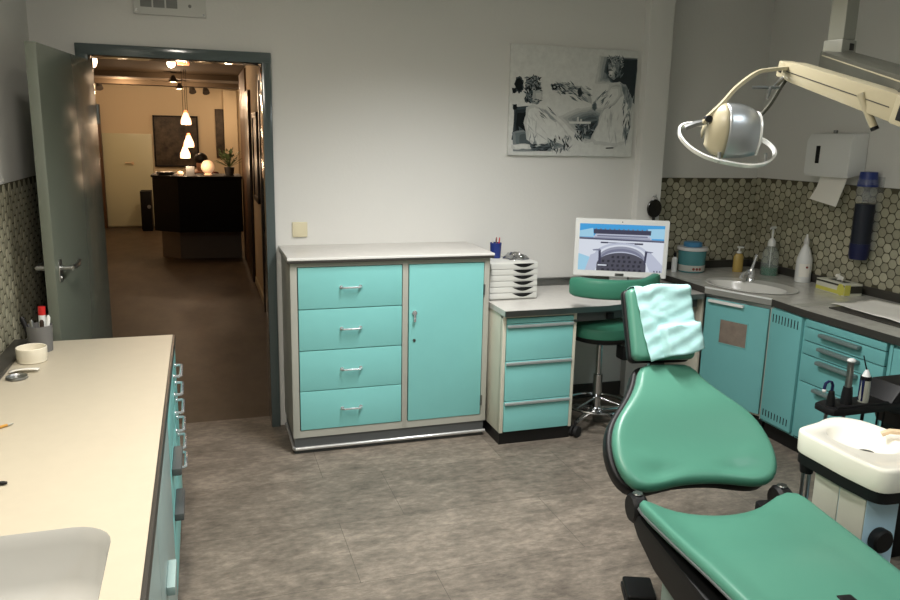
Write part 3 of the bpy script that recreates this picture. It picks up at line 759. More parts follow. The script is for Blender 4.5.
MB().lathe([(0,.232),(.017,.232),(.015,.262),(.008,.275),(.006,.292),(0,.294)], (x, y, Z), 18).build('nozzle', 'light_plastic', t)
lb = MB(); a0, a1 = R(195), R(275); n = 10
lb.mesh([(x+.0464*math.cos(a0+(a1-a0)*q/n), y+.0464*math.sin(a0+(a1-a0)*q/n), Z+h_) for h_ in (.035, .115) for q in range(n+1)], [(q, q+1, n+2+q, n+1+q) for q in range(n)])
lb = lb.build('label', 'paper', t)
f = MB(); a = R(250)
f.lathe([(0,0),(.007,0),(.007,.001),(0,.001)], seg=12, T=frame((x+.0466*math.cos(a), y+.0466*math.sin(a), Z+.095), (-math.sin(a), math.cos(a), 0), (0,0,1), (math.cos(a), math.sin(a), 0)))
f.build('printed_mark', 'label_red', lb)

# tissue box with gloves pattern
t = thing('glove_box', 'flat yellow and white carton with a tissue sticking out, right of the white bottle', 'box', (3.47, 3.42, Z))
TG = Matrix.Translation((3.457, 3.405, Z)) @ Matrix.Rotation(R(84), 4, 'Z') @ Matrix.Diagonal((1.12, 1, 1.28, 1))
b = MB().t(TG); b.box(-.105, .105, -.058, .058, 0, .052, .002); b.build('carton', 'box_white', t)
b = MB().t(TG)
b.box(-.104, .104, .0575, .0590, .004, .020); b.build('yellow_stripe', 'box_yellow', t)
b = MB().t(TG); b.lathe([(0,0),(.026,0),(.026,.0014),(0,.0014)], seg=24, T=frame((-.080, .058, .026), (1,0,0), (0,0,1), (0,1,0))); b.box(-.1065, -.1045, .02, .056, .003, .049); b.build('yellow_disc', 'box_yellow', t)
b = MB().t(TG); b.box(-.104, .104, .0575, .0586, .040, .048); b.box(-.1064, -.1046, -.056, .018, .012, .044); b.box(-.06,.06,-.02,.02,.0515,.0528); b.build('dark_print', 'box_dark', t)
b = MB().t(TG)
vs = []; fs = []
for i in range(8):
    for j in range(6):
        u, v = i/7-.5, j/5; vs.append((u*.055*(1-.4*v), .012*math.sin(9*u+4*v)+.006*v, .052+v*.034*(1-1.2*u*u)+random.uniform(-.002, .002)))
for i in range(7):
    for j in range(5): fs.append((i*6+j, i*6+j+1, (i+1)*6+j+1, (i+1)*6+j))
b.mesh(vs, fs); o = b.build('tissue', 'paper', t); o.modifiers.new('thickness', 'SOLIDIFY').thickness = .001
# tray and paper
t = thing('instrument_tray', 'dark flat instrument tray on the right counter with white paper on it', 'tray', (3.22, 2.85, Z))
B(3.06, 3.475, 2.52, 3.06, Z, Z+.006, .003).build('base', 'edge_dark', t)
r_ = MB()
for x0, x1, y0, y1 in ((3.06,3.475,3.052,3.06), (3.06,3.475,2.52,2.528), (3.06,3.068,2.52,3.06), (3.467,3.475,2.52,3.06)): r_.box(x0, x1, y0, y1, Z+.002, Z+.0075, .002)
r_.build('rim', 'edge_dark', t)
p_ = MB(); vs = []; fs = []; n = 16
for i in range(n):
    for j in range(n):
        u, v = i/(n-1), j/(n-1)
        x = 3.12+u*.31+.02*math.sin(3*v+1)*(u-.5); y = 2.66+v*.455-(.05*(1-v)*(u))+.012*math.sin(11*u)*v
        vs.append((x, y, Z+.0095+.005*max(0, math.sin(6*u+3*v))+.007*(u > .86)*v+.004*max(0, math.sin(9*v-4*u))))
for i in range(n-1):
    for j in range(n-1): fs.append((i*n+j, i*n+j+1, (i+1)*n+j+1, (i+1)*n+j))
p_.mesh(vs, fs); o = p_.build('paper_sheet', 'paper'); o.modifiers.new('thickness', 'SOLIDIFY').thickness = .0008
tag(o, 'crumpled white paper sheet lying on the dark tray of the right counter', 'paper')

# ------------------------------------------------------------------ wall dispensers
t = thing('towel_dispenser', 'white paper towel dispenser high on the right wall over the counter', 'dispenser', (XR-.06, 3.64, 1.41))
DYA, DYB = 3.432, 3.765
b = MB(); b.prism([(0,1.445),(.115,1.425),(.128,1.445),(.125,1.63),(.10,1.668),(0,1.678)], DYA, DYB, frame((XR-.0008,0,0), (-1,0,0), (0,0,1), (0,1,0)), .01, 3)
b.build('case', 'white_plastic', t)
B(XR-.131, XR-.124, 3.652, 3.680, 1.50, 1.60, .002).build('window_slot', 'black', t)
MB().cyl((XR-.06, 3.62, 1.672), (XR-.06, 3.62, 1.690), .012).build('lock', 'dark_steel', t)
p_ = MB(); p_.strap([(XR-.07, 3.585, 1.425), (XR-.080, 3.585, 1.385), (XR-.092, 3.59, 1.34), (XR-.115, 3.60, 1.275)], (0,1,0), [.20,.20,.20,.22], .002)
tag(p_.build('paper_towel', 'paper'), 'white paper towel hanging out below the wall dispenser', 'paper towel')
t = thing('cup_dispenser', 'clear tube of dark cups with blue caps mounted on the tiled right wall', 'cup dispenser', (XR-.06, 3.34, 1.0))
cx, cy = XR-.062, 3.345
tilt = Matrix.Translation((cx, cy, 1.0)) @ Matrix.Rotation(R(0), 4, 'X')
MB().t(tilt).lathe([(.053,.30),(.053,.42),(.051,.425)], seg=24).build('tube', 'clear_tube', t)
MB().t(tilt).lathe([(0,.385),(.054,.385),(.054,.39),(.044,.465),(0,.468)], seg=24).build('cap', 'blue_plastic', t)
MB().t(tilt).lathe([(0,.07),(.0505,.07),(.051,.29),(0,.292)], seg=24).build('cup_stack', 'navy_mid', t)
MB().t(tilt).lathe([(0,-.02),(.046,-.02),(.052,.0),(.0525,.07),(0,.071)], seg=24).build('base', 'navy', t)
B(cx+.03, XR-.0005, cy-.055, cy+.055, 1.03, 1.44, .004).build('back_plate', 'clear_tube', t)

# ------------------------------------------------------------------ swivel stool
SX, SY = 2.10, 3.685
t = thing('swivel_stool', 'round green swivel stool on chrome castor base in the desk knee space', 'stool', (SX, SY, 0))
MB().lathe([(0,.540),(.165,.540),(.180,.552),(.185,.578),(.178,.604),(.15,.622),(.08,.632),(0,.634)], (SX, SY, 0), 40).build('seat', 'vinyl_dark_green', t)
MB().lathe([(0,.518),(.15,.518),(.176,.528),(.188,.552),(0,.552)], (SX, SY, 0), 40).build('seat_pan', 'black', t)
c_ = MB(); c_.lathe([(0,.09),(.026,.09),(.026,.31),(.018,.312),(.018,.52),(0,.52)], (SX, SY, 0), 20); c_.lathe([(.0,.497),(.06,.503),(.06,.509),(0,.519)], (SX, SY, 0), 20)
c_.build('column', 'chrome_dark', t)
c_ = MB(); c_.lathe([(0,.082),(.045,.082),(.04,.105),(.026,.115),(0,.116)], (SX, SY, 0), 20)
for k in range(5):
    a = R(212+72*k); d = V((math.cos(a), math.sin(a), 0)); c_.tube([V((SX,SY,.100)), V((SX,SY,.098))+d*.12, V((SX,SY,.080))+d*.22], [.018,.015,.012], 10)
c_.build('base', 'chrome_dark', t)
c_ = MB(); c_.tube([(SX+.175*math.cos(R(q*10)), SY+.175*math.sin(R(q*10)), .135) for q in range(36)], .0085, 8, True)
for k in range(3): a = R(80+120*k); c_.cyl((SX+.022*math.cos(a), SY+.022*math.sin(a), .17), (SX+.175*math.cos(a), SY+.175*math.sin(a), .136), .006)
c_.build('foot_ring', 'chrome_dark', t)
for k in range(5):
    a = R(212+72*k); d = V((math.cos(a), math.sin(a), 0)); e = V((-d.y, d.x, 0)); c0 = V((SX,SY,.032))+d*.225
    w_ = MB(); w_.cyl(c0-e*.024, c0-e*.006, .031, seg=20); w_.cyl(c0+e*.006, c0+e*.024, .031, seg=20); w_.cyl(c0+V((0,0,.0)), c0+V((0,0,.058)), .007); w_.tube([c0-e*.006+V((0,0,0)), c0+e*.006], .012)
    w_.build('castor', 'rubber', t)
# curved torso rest on an arm
def arcp(a, r, z): return V((2.07+r*math.cos(a), 3.62+r*math.sin(a), z))
A0, A1 = R(203), R(312)
n = 22; vs = []; fs = []
prof = [(-.020,-.040),(-.026,-.028),(-.026,.028),(-.020,.042),(-.008,.047),(.008,.047),(.020,.042),(.026,.028),(.026,-.028),(.020,-.040),(.008,-.046),(-.008,-.046)]
for i in range(n+1):
    a = A0+(A1-A0)*i/n; f_ = min(1, .86+4*min(i, n-i)/n)
    for dr_, dz in prof: vs.append(arcp(a, .275+dr_*f_, .862+.022*max(0, i/n-.72)/.28+dz*1.1*f_))
m_ = len(prof)
for i in range(n):
    for k in range(m_): fs.append((i*m_+k, i*m_+(k+1) % m_, (i+1)*m_+(k+1) % m_, (i+1)*m_+k))
fs += [tuple(range(m_))[::-1], tuple(n*m_+k for k in range(m_))]
MB().mesh(vs, fs).build('torso_rest', 'vinyl_dark_green', t)
MB().tube([(SX+.02, SY-.05, .525), (SX+.06, SY-.25, .53), (SX+.08, SY-.325, .58), (SX+.08, SY-.335, .70), (SX+.06, SY-.325, .83)], .013, 10).build('arm', 'dark_steel', t)
B(SX+.03, SX+.10, SY-.20, SY-.12, .44, .52, .012).build('arm_clamp', 'black', t)

# ------------------------------------------------------------------ treatment chair
rz = R(-9)
O = V((1.53, 1.95, 0))
t = thing('dental_chair', 'large green upholstered dental chair with black frame in the foreground', 'dental chair', O, rz)
TC = WORLD[t]                                     # local x = across, y = towards the head, z = up
th = R(40); TB = TC @ frame((0, 0, .52), (1,0,0), (0, math.cos(th), math.sin(th)), (0, -math.sin(th), math.cos(th)))
half = [(0,.008),(.08,.004),(.15,-.012),(.21,-.022),(.25,-.008),(.272,.025),(.284,.075),(.284,.125),(.270,.19),(.240,.245),(.198,.292),(.160,.338),(.130,.385),(.113,.420),(.106,.448),(.098,.462),(.06,.466),(0,.467)]
def resample(pts, n):
    L = [0]
    for i in range(1, len(pts)): L.append(L[-1]+math.dist(pts[i], pts[i-1]))
    outp = []; j = 0
    for k in range(n):
        s = L[-1]*k/(n-1)
        while j < len(L)-2 and L[j+1] < s: j += 1
        f = (s-L[j])/(L[j+1]-L[j]); outp.append((pts[j][0]+(pts[j+1][0]-pts[j][0])*f, pts[j][1]+(pts[j+1][1]-pts[j][1])*f))
    return outp
def smooth(p, k=2):
    for _ in range(k): p = [((p[i-1][0]+2*p[i][0]+p[(i+1) % len(p)][0])/4, (p[i-1][1]+2*p[i][1]+p[(i+1) % len(p)][1])/4) for i in range(len(p))]
    return p
hr = resample(half, 36); poly = smooth(hr+[(-x, y) for x, y in hr[::-1]][1:-1], 2)
poly = [(x+(.008*math.exp(-((y-.27)/.12)**2) if x > 0 else 0), y) for x, y in poly]
def backf(x, y): return .020*(abs(x)/.28)**2.2-.012*math.exp(-((y-.12)/.1)**2)*(1-(x/.3)**2)+.010*math.exp(-((y-.30)/.09)**2)-.010*math.exp(-((y-.045+.10*(abs(x)-.1))/.022)**2)*max(0, 1-abs(abs(x)-.14)/.10)+.006*math.exp(-((y-.09-.35*(abs(x)-.19))/.016)**2)*max(0, 1-abs(abs(x)-.19)/.06)
MB().pad(poly, .055, backf, edge=.028, rings=12, T=TB).build('backrest', 'vinyl_green', t, sharp=60)
grow = lambda P_, k: [(x*(1+k/.28), (y-.2)*(1+k/.24)+.2) for x, y in P_]
MB().pad([(x-.010, y+.010) for x, y in grow(poly, .004)], .052, lambda x, y: -.043+.014*(abs(x)/.28)**2, edge=.014, rings=4, T=TB).build('back_shell', 'black', t, sharp=60)
# headrest
th2 = R(65); hb = V((0, math.cos(th)*.468, .52+math.sin(th)*.468))
THd = TC @ frame(hb, (1,0,0), (0, math.cos(th2), math.sin(th2)), (0, -math.sin(th2), math.cos(th2)))
def rrect(x0, x1, y0, y1, r, n=5):
    p = []
    for cx, cy, a in ((x1-r, y0+r, -90), (x1-r, y1-r, 0), (x0+r, y1-r, 90), (x0+r, y0+r, 180)):
        for q in range(n+1): p.append((cx+r*math.cos(R(a+90*q/n)), cy+r*math.sin(R(a+90*q/n))))
    return p
def dens(p, m_=.02):
    o_ = []
    for i, a in enumerate(p):
        b = p[(i+1) % len(p)]; k = max(1, int(math.dist(a, b)/m_))
        for q in range(k): o_.append((a[0]+(b[0]-a[0])*q/k, a[1]+(b[1]-a[1])*q/k))
    return o_
hp = dens(rrect(-.124, .112, .004, .272, .022))
headf = lambda x, y: .018+.010*math.cos(min(1, abs(x)/.12)*1.2)
MB().pad(hp, .045, headf, edge=.018, rings=7, T=THd).build('headrest', 'vinyl_green', t, sharp=60)
MB().pad([(x*1.02-.003, (y-.138)*1.03+.138) for x, y in hp], .030, lambda x, y: -.022, edge=.012, rings=3, T=THd).build('headrest_shell', 'black', t, sharp=60)
s_ = MB().t(THd); s_.box(-.03, .03, -.10, .12, -.10, -.072, .006); s_.build('headrest_bracket', 'dark_steel', t)
# seat with raised sides, running on into the leg rest
sp = [(0,-.125),(.09,-.112),(.17,-.082),(.215,-.060),(.245,-.058),(.266,-.075),(.272,-.12),(.262,-.35),(.246,-.60),(.228,-.85),(.21,-1.05),(.18,-1.09),(0,-1.10)]
hr = resample(sp, 40); poly = smooth(hr+[(-x, y) for x, y in hr[::-1]][1:-1], 1)
def seatf(x, y):
    side = max(0, (abs(x)-.155)/.11); rear = math.exp(-((y+.10)/.07)**2)*max(0, 1-(abs(x)/.25)**2)
    return .028*min(1, side)**1.6*(1 if y > -.8 else .6)-.022*rear-.016*math.exp(-((y+.27)/.14)**2)*math.cos(min(1, abs(x)/.25)*1.5)+.018*math.exp(-((y+.52)/.16)**2)*math.cos(min(1, abs(x)/.27)*1.5)
TSt = TC @ frame((0, 0, .487), (1,0,0), (0, math.cos(R(-3)), math.sin(R(-3))), (0, -math.sin(R(-3)), math.cos(R(-3))))
MB().pad(poly, .05, seatf, edge=.026, rings=14, T=TSt).build('seat', 'vinyl_green', t, sharp=60)
# piping along the seat edge
MB().t(TSt).tube([(x*1.004, y, seatf(x, y)-.034) for x, y in poly], .004, 6, True).build('seat_piping', 'kick_grey', t)
fr = MB()
prof_ = [(-.030,.455),(-.030,.425),(-.09,.385),(-.22,.347),(-.55,.330),(-.90,.36),(-1.06,.41),(-1.06,.44),(-.6,.452)]
for s in (1, -1): fr.prism(prof_, .165 if s > 0 else -.262, .262 if s > 0 else -.165, TC @ frame((0,0,0), (0,1,0), (0,0,1), (1,0,0)), .012, 2)
fr.t(TC).box(-.2, .2, -1.0, -.10, .375, .44, .01)
fr.build('seat_frame', 'black', t)
for s in (-1, 1):
    j = MB().t(TC); j.lathe([(0,-.024),(.040,-.024),(.048,-.014),(.048,.014),(.040,.024),(0,.024)], seg=24, T=frame((.250*s+.006, -.034, .456), (0,1,0), (0,0,1), (s,0,0)))
    j.build('hinge_joint', 'black', t)
    c_ = MB().t(TC); c_.lathe([(0,.0),(.017,0),(.015,.003),(0,.003)], seg=18, T=frame((.250*s+.006, -.034, .505), (1,0,0), (0,1,0), (0,0,1))); c_.build('hinge_cap', 'dark_steel', t)
b = MB().t(TC)
b.box(-.19, .15, -.72, -.13, .05, .345, .02); b.build('pedestal', 'chair_base', t)
b = MB().t(TC); b.box(-.21, .19, -.95, -.10, .0, .055, .012); b.build('base_plate', 'black', t)
# the foot switch under the left side of the chair
TF = Matrix.Translation((1.435, 2.125, 0)) @ Matrix.Rotation(R(-22), 4, 'Z')
f_ = thing('foot_control', 'black foot switch on the floor beside the base of the green chair', 'foot switch', (1.435, 2.125, 0), R(-22))
TF = WORLD[f_]
b = MB().t(TF); b.box(-.058, .052, -.070, .070, 0, .022, .006); b.build('base', 'black', f_)
b = MB().t(TF); b.box(-.054, .048, -.066, .066, .024, .046, .010, 3); b.build('pedal', 'black', f_)
# buckle on the leg rest
j = MB().t(TC); j.box(.00, .045, -.705, -.66, .500, .532, .008, 3); j.build('strap_buckle', 'black', t)

# disposable cover over the headrest
n, m_ = 34, 44; vs = []; fs = []
def sst(a, b, x): q = min(1, max(0, (x-a)/(b-a))); return q*q*(3-2*q)
for j in range(m_):
    v = j/(m_-1)
    for i in range(n):
        u = i/(n-1)
        if v < .88:
            q = v/.88                                          # 0 lower hem, 1 top edge
            xl = -.070-.034*q**.8; xr = .130-.020*q; x = xl+(xr-xl)*u
            yb = -.010+.044*u+.006*math.sin(6*u+.5); yt = .272+.010*u+.004*math.sin(5*u)-.012*math.exp(-((u-.22)/.10)**2)
            y = yb+(yt-yb)*q
            z = headf(max(-.12, min(.112, x)), 0)+.010
            z += .036*sst(.44, .39, q)*sst(.27, .32, u)         # folded pad under the lower right part
            z += .009*math.exp(-((q-.93)/.07)**2)*(.3+.7*u)+.006*math.exp(-((q-.70-.28*(u-.5))/.045)**2)*math.exp(-((u-.45)/.25)**2)
            z += .005*math.exp(-((q-.58+.5*(u-.3))/.05)**2)*sst(0, .3, u)*sst(.8, .4, u)+.0025*math.sin(17*u+11*q)+.002*math.sin(31*q-9*u)
            z -= .45*max(0, x-.112)
        else:
            f = (v-.88)/.12; x = -.104+.212*u; y = .274+.010*u+.004*math.sin(5*u)-.012*math.exp(-((u-.22)/.10)**2)*(1-f)+.008*math.sin(math.pi*f); z = headf(max(-.12, min(.112, x)), 0)+.010-f*.10
        vs.append(THd @ V((x, y, z)))
for j in range(m_-1):
    for i in range(n-1): fs.append((j*n+i, j*n+i+1, (j+1)*n+i+1, (j+1)*n+i))
o = MB().mesh(vs, fs).build('headrest_cover', 'towel', sharp=70); o.modifiers.new('thickness', 'SOLIDIFY').thickness = .0015
tag(o, 'pale turquoise disposable cover draped over the headrest of the green chair', 'headrest cover')

# ------------------------------------------------------------------ spittoon unit
t = thing('spittoon_unit', 'white cuspidor bowl on a column tinted with cool light right of the green chair', 'spittoon', (1.98, 1.75, 0))
ZT = .685
outl = [(1.842,1.602),(1.836,1.70),(1.842,1.880),(1.850,1.912),(1.885,1.924),(1.955,1.940),(2.005,1.962),(2.050,1.968),(2.090,1.952),(2.120,1.915),(2.132,1.85),(2.14,1.70),(2.132,1.60),(2.105,1.572),(1.98,1.560),(1.872,1.566),(1.850,1.576)]
outl = smooth(dens(outl, .012), 2)
N = len(outl); cx, cy = 1.985, 1.775; bx, by = .098, .122; ocx, ocy = 1.99, 1.785
vs = []; fs = []
rings = [(1.0,-.075,0), (1.012,-.070,0), (1.02,-.012,0), (1.012,-.004,0), (.985,0,0), (.94,-.001,0)]
for k_, z, _ in rings:
    for x, y in outl: vs.append((cx+(x-cx)*k_, cy+(y-cy)*k_, ZT+z))
bowl = [(1.0,-.003),(.95,-.008),(.86,-.022),(.70,-.034),(.45,-.040),(.22,-.042)]
for k_, z in bowl:
    for x, y in outl:
        a = math.atan2((y-cy)/by, (x-cx)/bx); vs.append((ocx+bx*k_*math.cos(a), ocy+by*k_*math.sin(a), ZT+z))
tot = len(rings)+len(bowl)
for i in range(tot-1):
    for q in range(N): fs.append((i*N+q, i*N+(q+1) % N, (i+1)*N+(q+1) % N, (i+1)*N+q))
fs.append(tuple((tot-1)*N+q for q in range(N))); fs.append(tuple(range(N))[::-1])
bw = MB().mesh(vs, fs).build('bowl', 'porcelain', t, sharp=50)
MB().lathe([(0,.0),(.024,0),(.026,.002),(.018,.0035),(0,.0035)], (ocx-.002, ocy-.02, ZT-.0415), 24, sx=1.0, sy=.9).build('drain', 'kick_black', bw)
k_ = MB(); k_.prism([(cx+(x-cx)*.985, cy+(y-cy)*.985) for x, y in outl], ZT-.112, ZT-.073); k_.build('black_rim', 'black', t)
MB().tube([(2.12,1.72,ZT-.002), (2.12,1.72,ZT+.018), (2.105,1.735,ZT+.026), (2.075,1.765,ZT+.022), (2.06,1.78,ZT+.008)], .009, 10).build('rinse_pipe', 'brass_pipe', t)
MB().tube([(2.12,1.64,ZT-.002), (2.12,1.64,ZT+.02), (2.095,1.65,ZT+.024)], .009, 10).build('cup_filler', 'brass_pipe', t)
PX, PY = 1.856, 1.618
B(PX, PX+.128, PY, PY+.205, 0, ZT-.111, .004).build('column', 'pedestal_cool_lit', t)
for a, b_ in ((PY+.002, PY+.100), (PY+.104, PY+.203)): B(PX-.004, PX+.001, a, b_, .03, ZT-.115, .0015).build('side_panel', 'cream_warm_lit', t)
kn = MB().lathe([(0,0),(.036,0),(.038,.004),(.038,.024),(.032,.03),(0,.031)], seg=28, T=frame((PX+.058, PY+.0005, .435), (1,0,0), (0,0,1), (0,-1,0))); kn.build('knob', 'black', t)
for dy in (0, .026): MB().cyl((1.868, 1.862+dy, 0), (1.868, 1.862+dy, ZT-.112), .0065).build('pipe', 'steel', t)
MB().lathe([(0,-.03),(.02,-.03),(.024,0),(0,0)], (1.868, 1.875, ZT-.112), 16).build('pipe_collar', 'black', t)

# ------------------------------------------------------------------ instrument arm
t = thing('instrument_holder', 'black instrument holder on a post behind the white cuspidor', 'instrument holder', (2.48, 2.14, .0))
b = MB(); b.prism([(2.135,2.085),(2.148,2.062),(2.18,2.055),(2.48,2.055),(2.48,2.165),(2.18,2.165),(2.142,2.150)], .640, .668, bev=.008, seg=2)
b.box(2.16, 2.40, 2.060, 2.072, .664, .676, .004)
b.build('tray', 'black', t)
b = MB(); b.prism([(2.395,.648),(2.455,.728),(2.66,.728),(2.66,.55),(2.50,.55),(2.47,.615),(2.41,.632)], 2.06, 2.20, frame((0,0,0), (1,0,0), (0,0,1), (0,-1,0)).to_4x4() @ Matrix.Translation((0,0,-4.26)), .012, 2)
b.build('head', 'black', t)
MB().tube([(2.446, 2.057, .722), (2.448, 2.053, .702), (2.454, 2.055, .688)], .004, 8).build('grip_edge', 'light_plastic', t)
b = MB(); b.box(2.52, 2.66, 2.08, 2.19, .0, .562, .01); b.build('post', 'black', t)
TI = Matrix.Translation((-.014, 0, .6685)) @ Matrix.Diagonal((1, 1, .76, 1)) @ Matrix.Translation((0, 0, -.6685))
# instruments stand in the holder: things of their own
i1 = thing('scaler_handpiece', 'black handpiece with looped blue hose, leftmost in the holder', 'handpiece', (2.182, 2.11, .668))
MB().t(TI).lathe([(0,0),(.016,0),(.014,.035),(.010,.070),(.006,.075),(0,.076)], (2.182, 2.105, .6685), 16).build('grip', 'black', i1)
MB().t(TI).tube([(2.182,2.105,.742), (2.183,2.105,.770), (2.176,2.105,.787), (2.163,2.105,.791), (2.150,2.105,.782), (2.146,2.105,.762), (2.147,2.105,.752)], .0055, 8).build('hose', 'navy', i1)
MB().t(TI).ball((2.147,2.105,.746), (.008,.008,.011), 10).build('tip', 'light_plastic', i1)
i2 = thing('suction_handpiece', 'grey suction handle with black sleeve, in the middle of the holder', 'suction handpiece', (2.255, 2.11, .668))
MB().t(TI).lathe([(0,0),(.021,0),(.019,.05),(.016,.085),(0,.086)], (2.255, 2.105, .6685), 18).build('sleeve', 'black', i2)
MB().t(TI).tube([(2.255,2.105,.75), (2.256,2.105,.82), (2.254,2.105,.868), (2.250,2.100,.885)], [.013,.012,.012,.010], 12).build('shaft', 'dark_steel', i2)
MB().t(TI).ball((2.250,2.100,.888), (.018,.014,.012), 12).build('head', 'light_plastic', i2)
i3 = thing('syringe_handpiece', 'slim steel syringe with white top, right of the suction handle', 'syringe', (2.34, 2.11, .668))
b = MB().t(TI); b.lathe([(0,0),(.018,0),(.019,.02),(.018,.112),(0,.113)], (2.335, 2.105, .6685), 18); b.build('body', 'cream_warm_lit', i3)
b = MB().t(TI); b.box(2.317, 2.323, 2.094, 2.116, .676, .786, .002); b.box(2.347, 2.353, 2.094, 2.116, .676, .786, .002); b.build('side_rail', 'navy', i3)
MB().t(TI).lathe([(0,.112),(.0195,.112),(.0195,.13),(0,.131)], (2.335, 2.105, .6685), 18).build('collar', 'black', i3)
MB().t(TI).lathe([(0,.131),(.015,.131),(.010,.150),(.004,.166),(0,.167)], (2.335, 2.105, .6685), 16).build('top', 'white_plastic', i3)
MB().t(TI).tube([(2.333,2.105,.832), (2.322,2.105,.865), (2.310,2.105,.905)], [.003,.0025,.002], 8).build('needle', 'black', i3)
for i, x in enumerate((2.16, 2.245, 2.335, 2.41, 2.44)):
    MB().tube([(x,2.11,.641), (x+.003,2.115,.58), (x+.02,2.13,.48), (x+.12,2.14,.40), (2.53,2.15,.38)], .0065 if i < 3 else .004, 8).build('hose', ('dark_steel','label_red','black','black','black')[i] if i != 1 else 'mesh_grey', t)

# ------------------------------------------------------------------ operating lamp
t = thing('operating_lamp', 'cream jointed operating lamp with a chrome domed head hanging over the chair', 'operating lamp', (2.1, 2.2, ZC))
lx = V((2.11, 2.2, 0))
b = MB(); TZ = Matrix.Translation((2.118, 2.21, 0)) @ Matrix.Rotation(R(12), 4, 'Z'); b.t(TZ)
b.box(-.034, .034, -.030, .030, 1.955, ZC, .006, 2); b.build('ceiling_post', 'post_grey_lit', t)
b = MB().t(TZ); b.box(-.045, .036, -.036, .036, 1.905, 1.955, .006); b.build('post_joint', 'post_grey_lit', t)
b = MB().t(TZ); b.box(-.004, .020, -.0375, -.0345, 1.920, 1.943, .001); b.build('joint_switch', 'black', t)
E1, E2 = V((2.108, 2.21, 1.890)), V((1.645, 1.44, 1.735))
d = (E2-E1).normalized(); sd_ = d.cross(V((0,0,1))).normalized(); up_ = sd_.cross(d)
L = (E2-E1).length
TA = frame(E1, d, sd_, up_)
b = MB().t(TA); b.box(-.045, L+.05, -.048, .048, -.032, .030, .010, 2); b.build('upper_arm', 'lamp_grey', t)
b = MB().t(TA); b.box(.0, L, .047, .0495, .014, .0175, .0005); b.build('cable_channel', 'lamp_cream', t)
F1, F2 = V((1.612, 1.462, 1.690)), V((1.667, 1.921, 1.816))
d = (F2-F1).normalized(); sd_ = d.cross(V((0,0,1))).normalized(); up_ = sd_.cross(d); L = (F2-F1).length
TA = frame(F1, d, sd_, up_)
b = MB().t(TA); b.prism([(-.01,-.034),(-.01,.034),(L*.93,.028),(L,.022),(L+.012,.0),(L,-.024),(L*.9,-.028)], -.024, .024, frame((0,0,0), (1,0,0), (0,0,1), (0,-1,0)), .005, 2)
b.build('spring_arm', 'lamp_cream', t)
b = MB().t(TA); b.box(.02, L-.02, -.0252, .0252, -.002, .0005); b.build('seam_line', 'edge_dark', t)
b = MB().t(TA); b.box(-.085, -.0, -.032, .032, -.034, .034, .006, 2); b.build('elbow_box', 'lamp_cream', t)
b = MB().t(TA); b.box(-.070, -.02, -.0332, .0332, -.022, .020, .003); b.build('elbow_cover', 'black', t)
H0 = F1+d*.125-up_*.004
b = MB(); b.cyl(H0-sd_*.028+up_*.012, H0-sd_*.030+V((.020,-.04,-.070)), .0095); b.build('grab_handle', 'lamp_cream', t)
MB().cyl(H0-sd_*.030+V((.020,-.04,-.070)), H0-sd_*.030+V((.022,-.043,-.077)), .0098).build('handle_tip', 'black', t)
MB().cyl(E2+V((-.02,.02,-.01)), F1+V((.0,0,.03)), .026).build('elbow_pivot', 'lamp_grey', t)
# head: ring handle, fork and domed reflector housing, tipped forwards
HC = V((1.472, 1.93, 1.597))                          # centre of the ring
rgt = V((.951, -.307, 0)).normalized(); fwd = V((.307, .951, 0)).normalized(); upv = V((0, 0, 1))
ro, ti = R(9), R(36)
hx_ = rgt*math.cos(ro)-upv*math.sin(ro); uu = rgt*math.sin(ro)+upv*math.cos(ro)
hz_ = uu*math.cos(ti)-fwd*math.sin(ti); hy_ = hz_.cross(hx_)
THL = frame(HC, hx_, hy_, hz_); TF_ = frame(HC, rgt, fwd, upv)
b = MB().t(TA); b.box(L-.012, L+.030, -.024, .024, -.024, .022, .005); b.build('fork_block', 'lamp_cream', t)
b = MB().t(TA); b.box(L+.004, L+.020, -.0255, .0255, -.010, .006, .001); b.build('block_screw', 'black', t)
F2l = TF_.inverted() @ (F2+d*.02)
def spl(ps, n=8):
    o_ = []; ps = [V(p) for p in ps]; q = [ps[0]]+ps+[ps[-1]]
    for i in range(1, len(q)-2):
        for k in range(n):
            s = k/n; o_.append(.5*((2*q[i])+(q[i+1]-q[i-1])*s+(2*q[i-1]-5*q[i]+4*q[i+1]-q[i+2])*s*s+(3*q[i]-q[i-1]-3*q[i+1]+q[i+2])*s**3))
    return o_+[ps[-1]]
pv = V((-.070, -.030, .076))                          # left pivot
b = MB().t(TF_); b.strap(spl([F2l+V((.02,-.006,.004)), (.105, -.012, .213), (.060, -.026, .202), (.006, -.036, .162), (-.028, -.038, .122), (-.052, -.035, .095), pv, pv+V((-.012,0,-.018))]), (.15,1,.15), .024, .009); b.build('fork_arm', 'lamp_cream', t)
b = MB().t(TF_); b.strap(spl([F2l+V((.02,.020,-.012)), (.172, .06, .175), (.150, .075, .122), (.122, .072, .088), (.108, .066, .076)]), (.3,1,.2), .024, .008); b.build('fork_arm', 'lamp_grey', t)
b = MB().t(TF_); b.cyl(pv+V((0,-.020,-.004)), pv+V((0,.006,-.004)), .0095); b.build('pivot_knob', 'black', t)
MB().t(TF_).ball((.107, .060, .074), .008, 12).build('pivot_stud', 'light_plastic', t)
ring = []
for q in range(48):
    a = 2*math.pi*q/48; x = .144*math.copysign(abs(math.cos(a))**.8, math.cos(a)); y = .088*math.sin(a); z = .012*max(0, -math.cos(a))**2+.010*max(0, math.cos(a))**3
    ring.append((x, y, z))
b = MB().t(THL); b.strap(ring, [V((math.cos(2*math.pi*q/48)*.2, math.sin(2*math.pi*q/48)*.2, 1)) for q in range(48)], .012, .006, True); b.build('ring_handle', 'bright_trim', t)
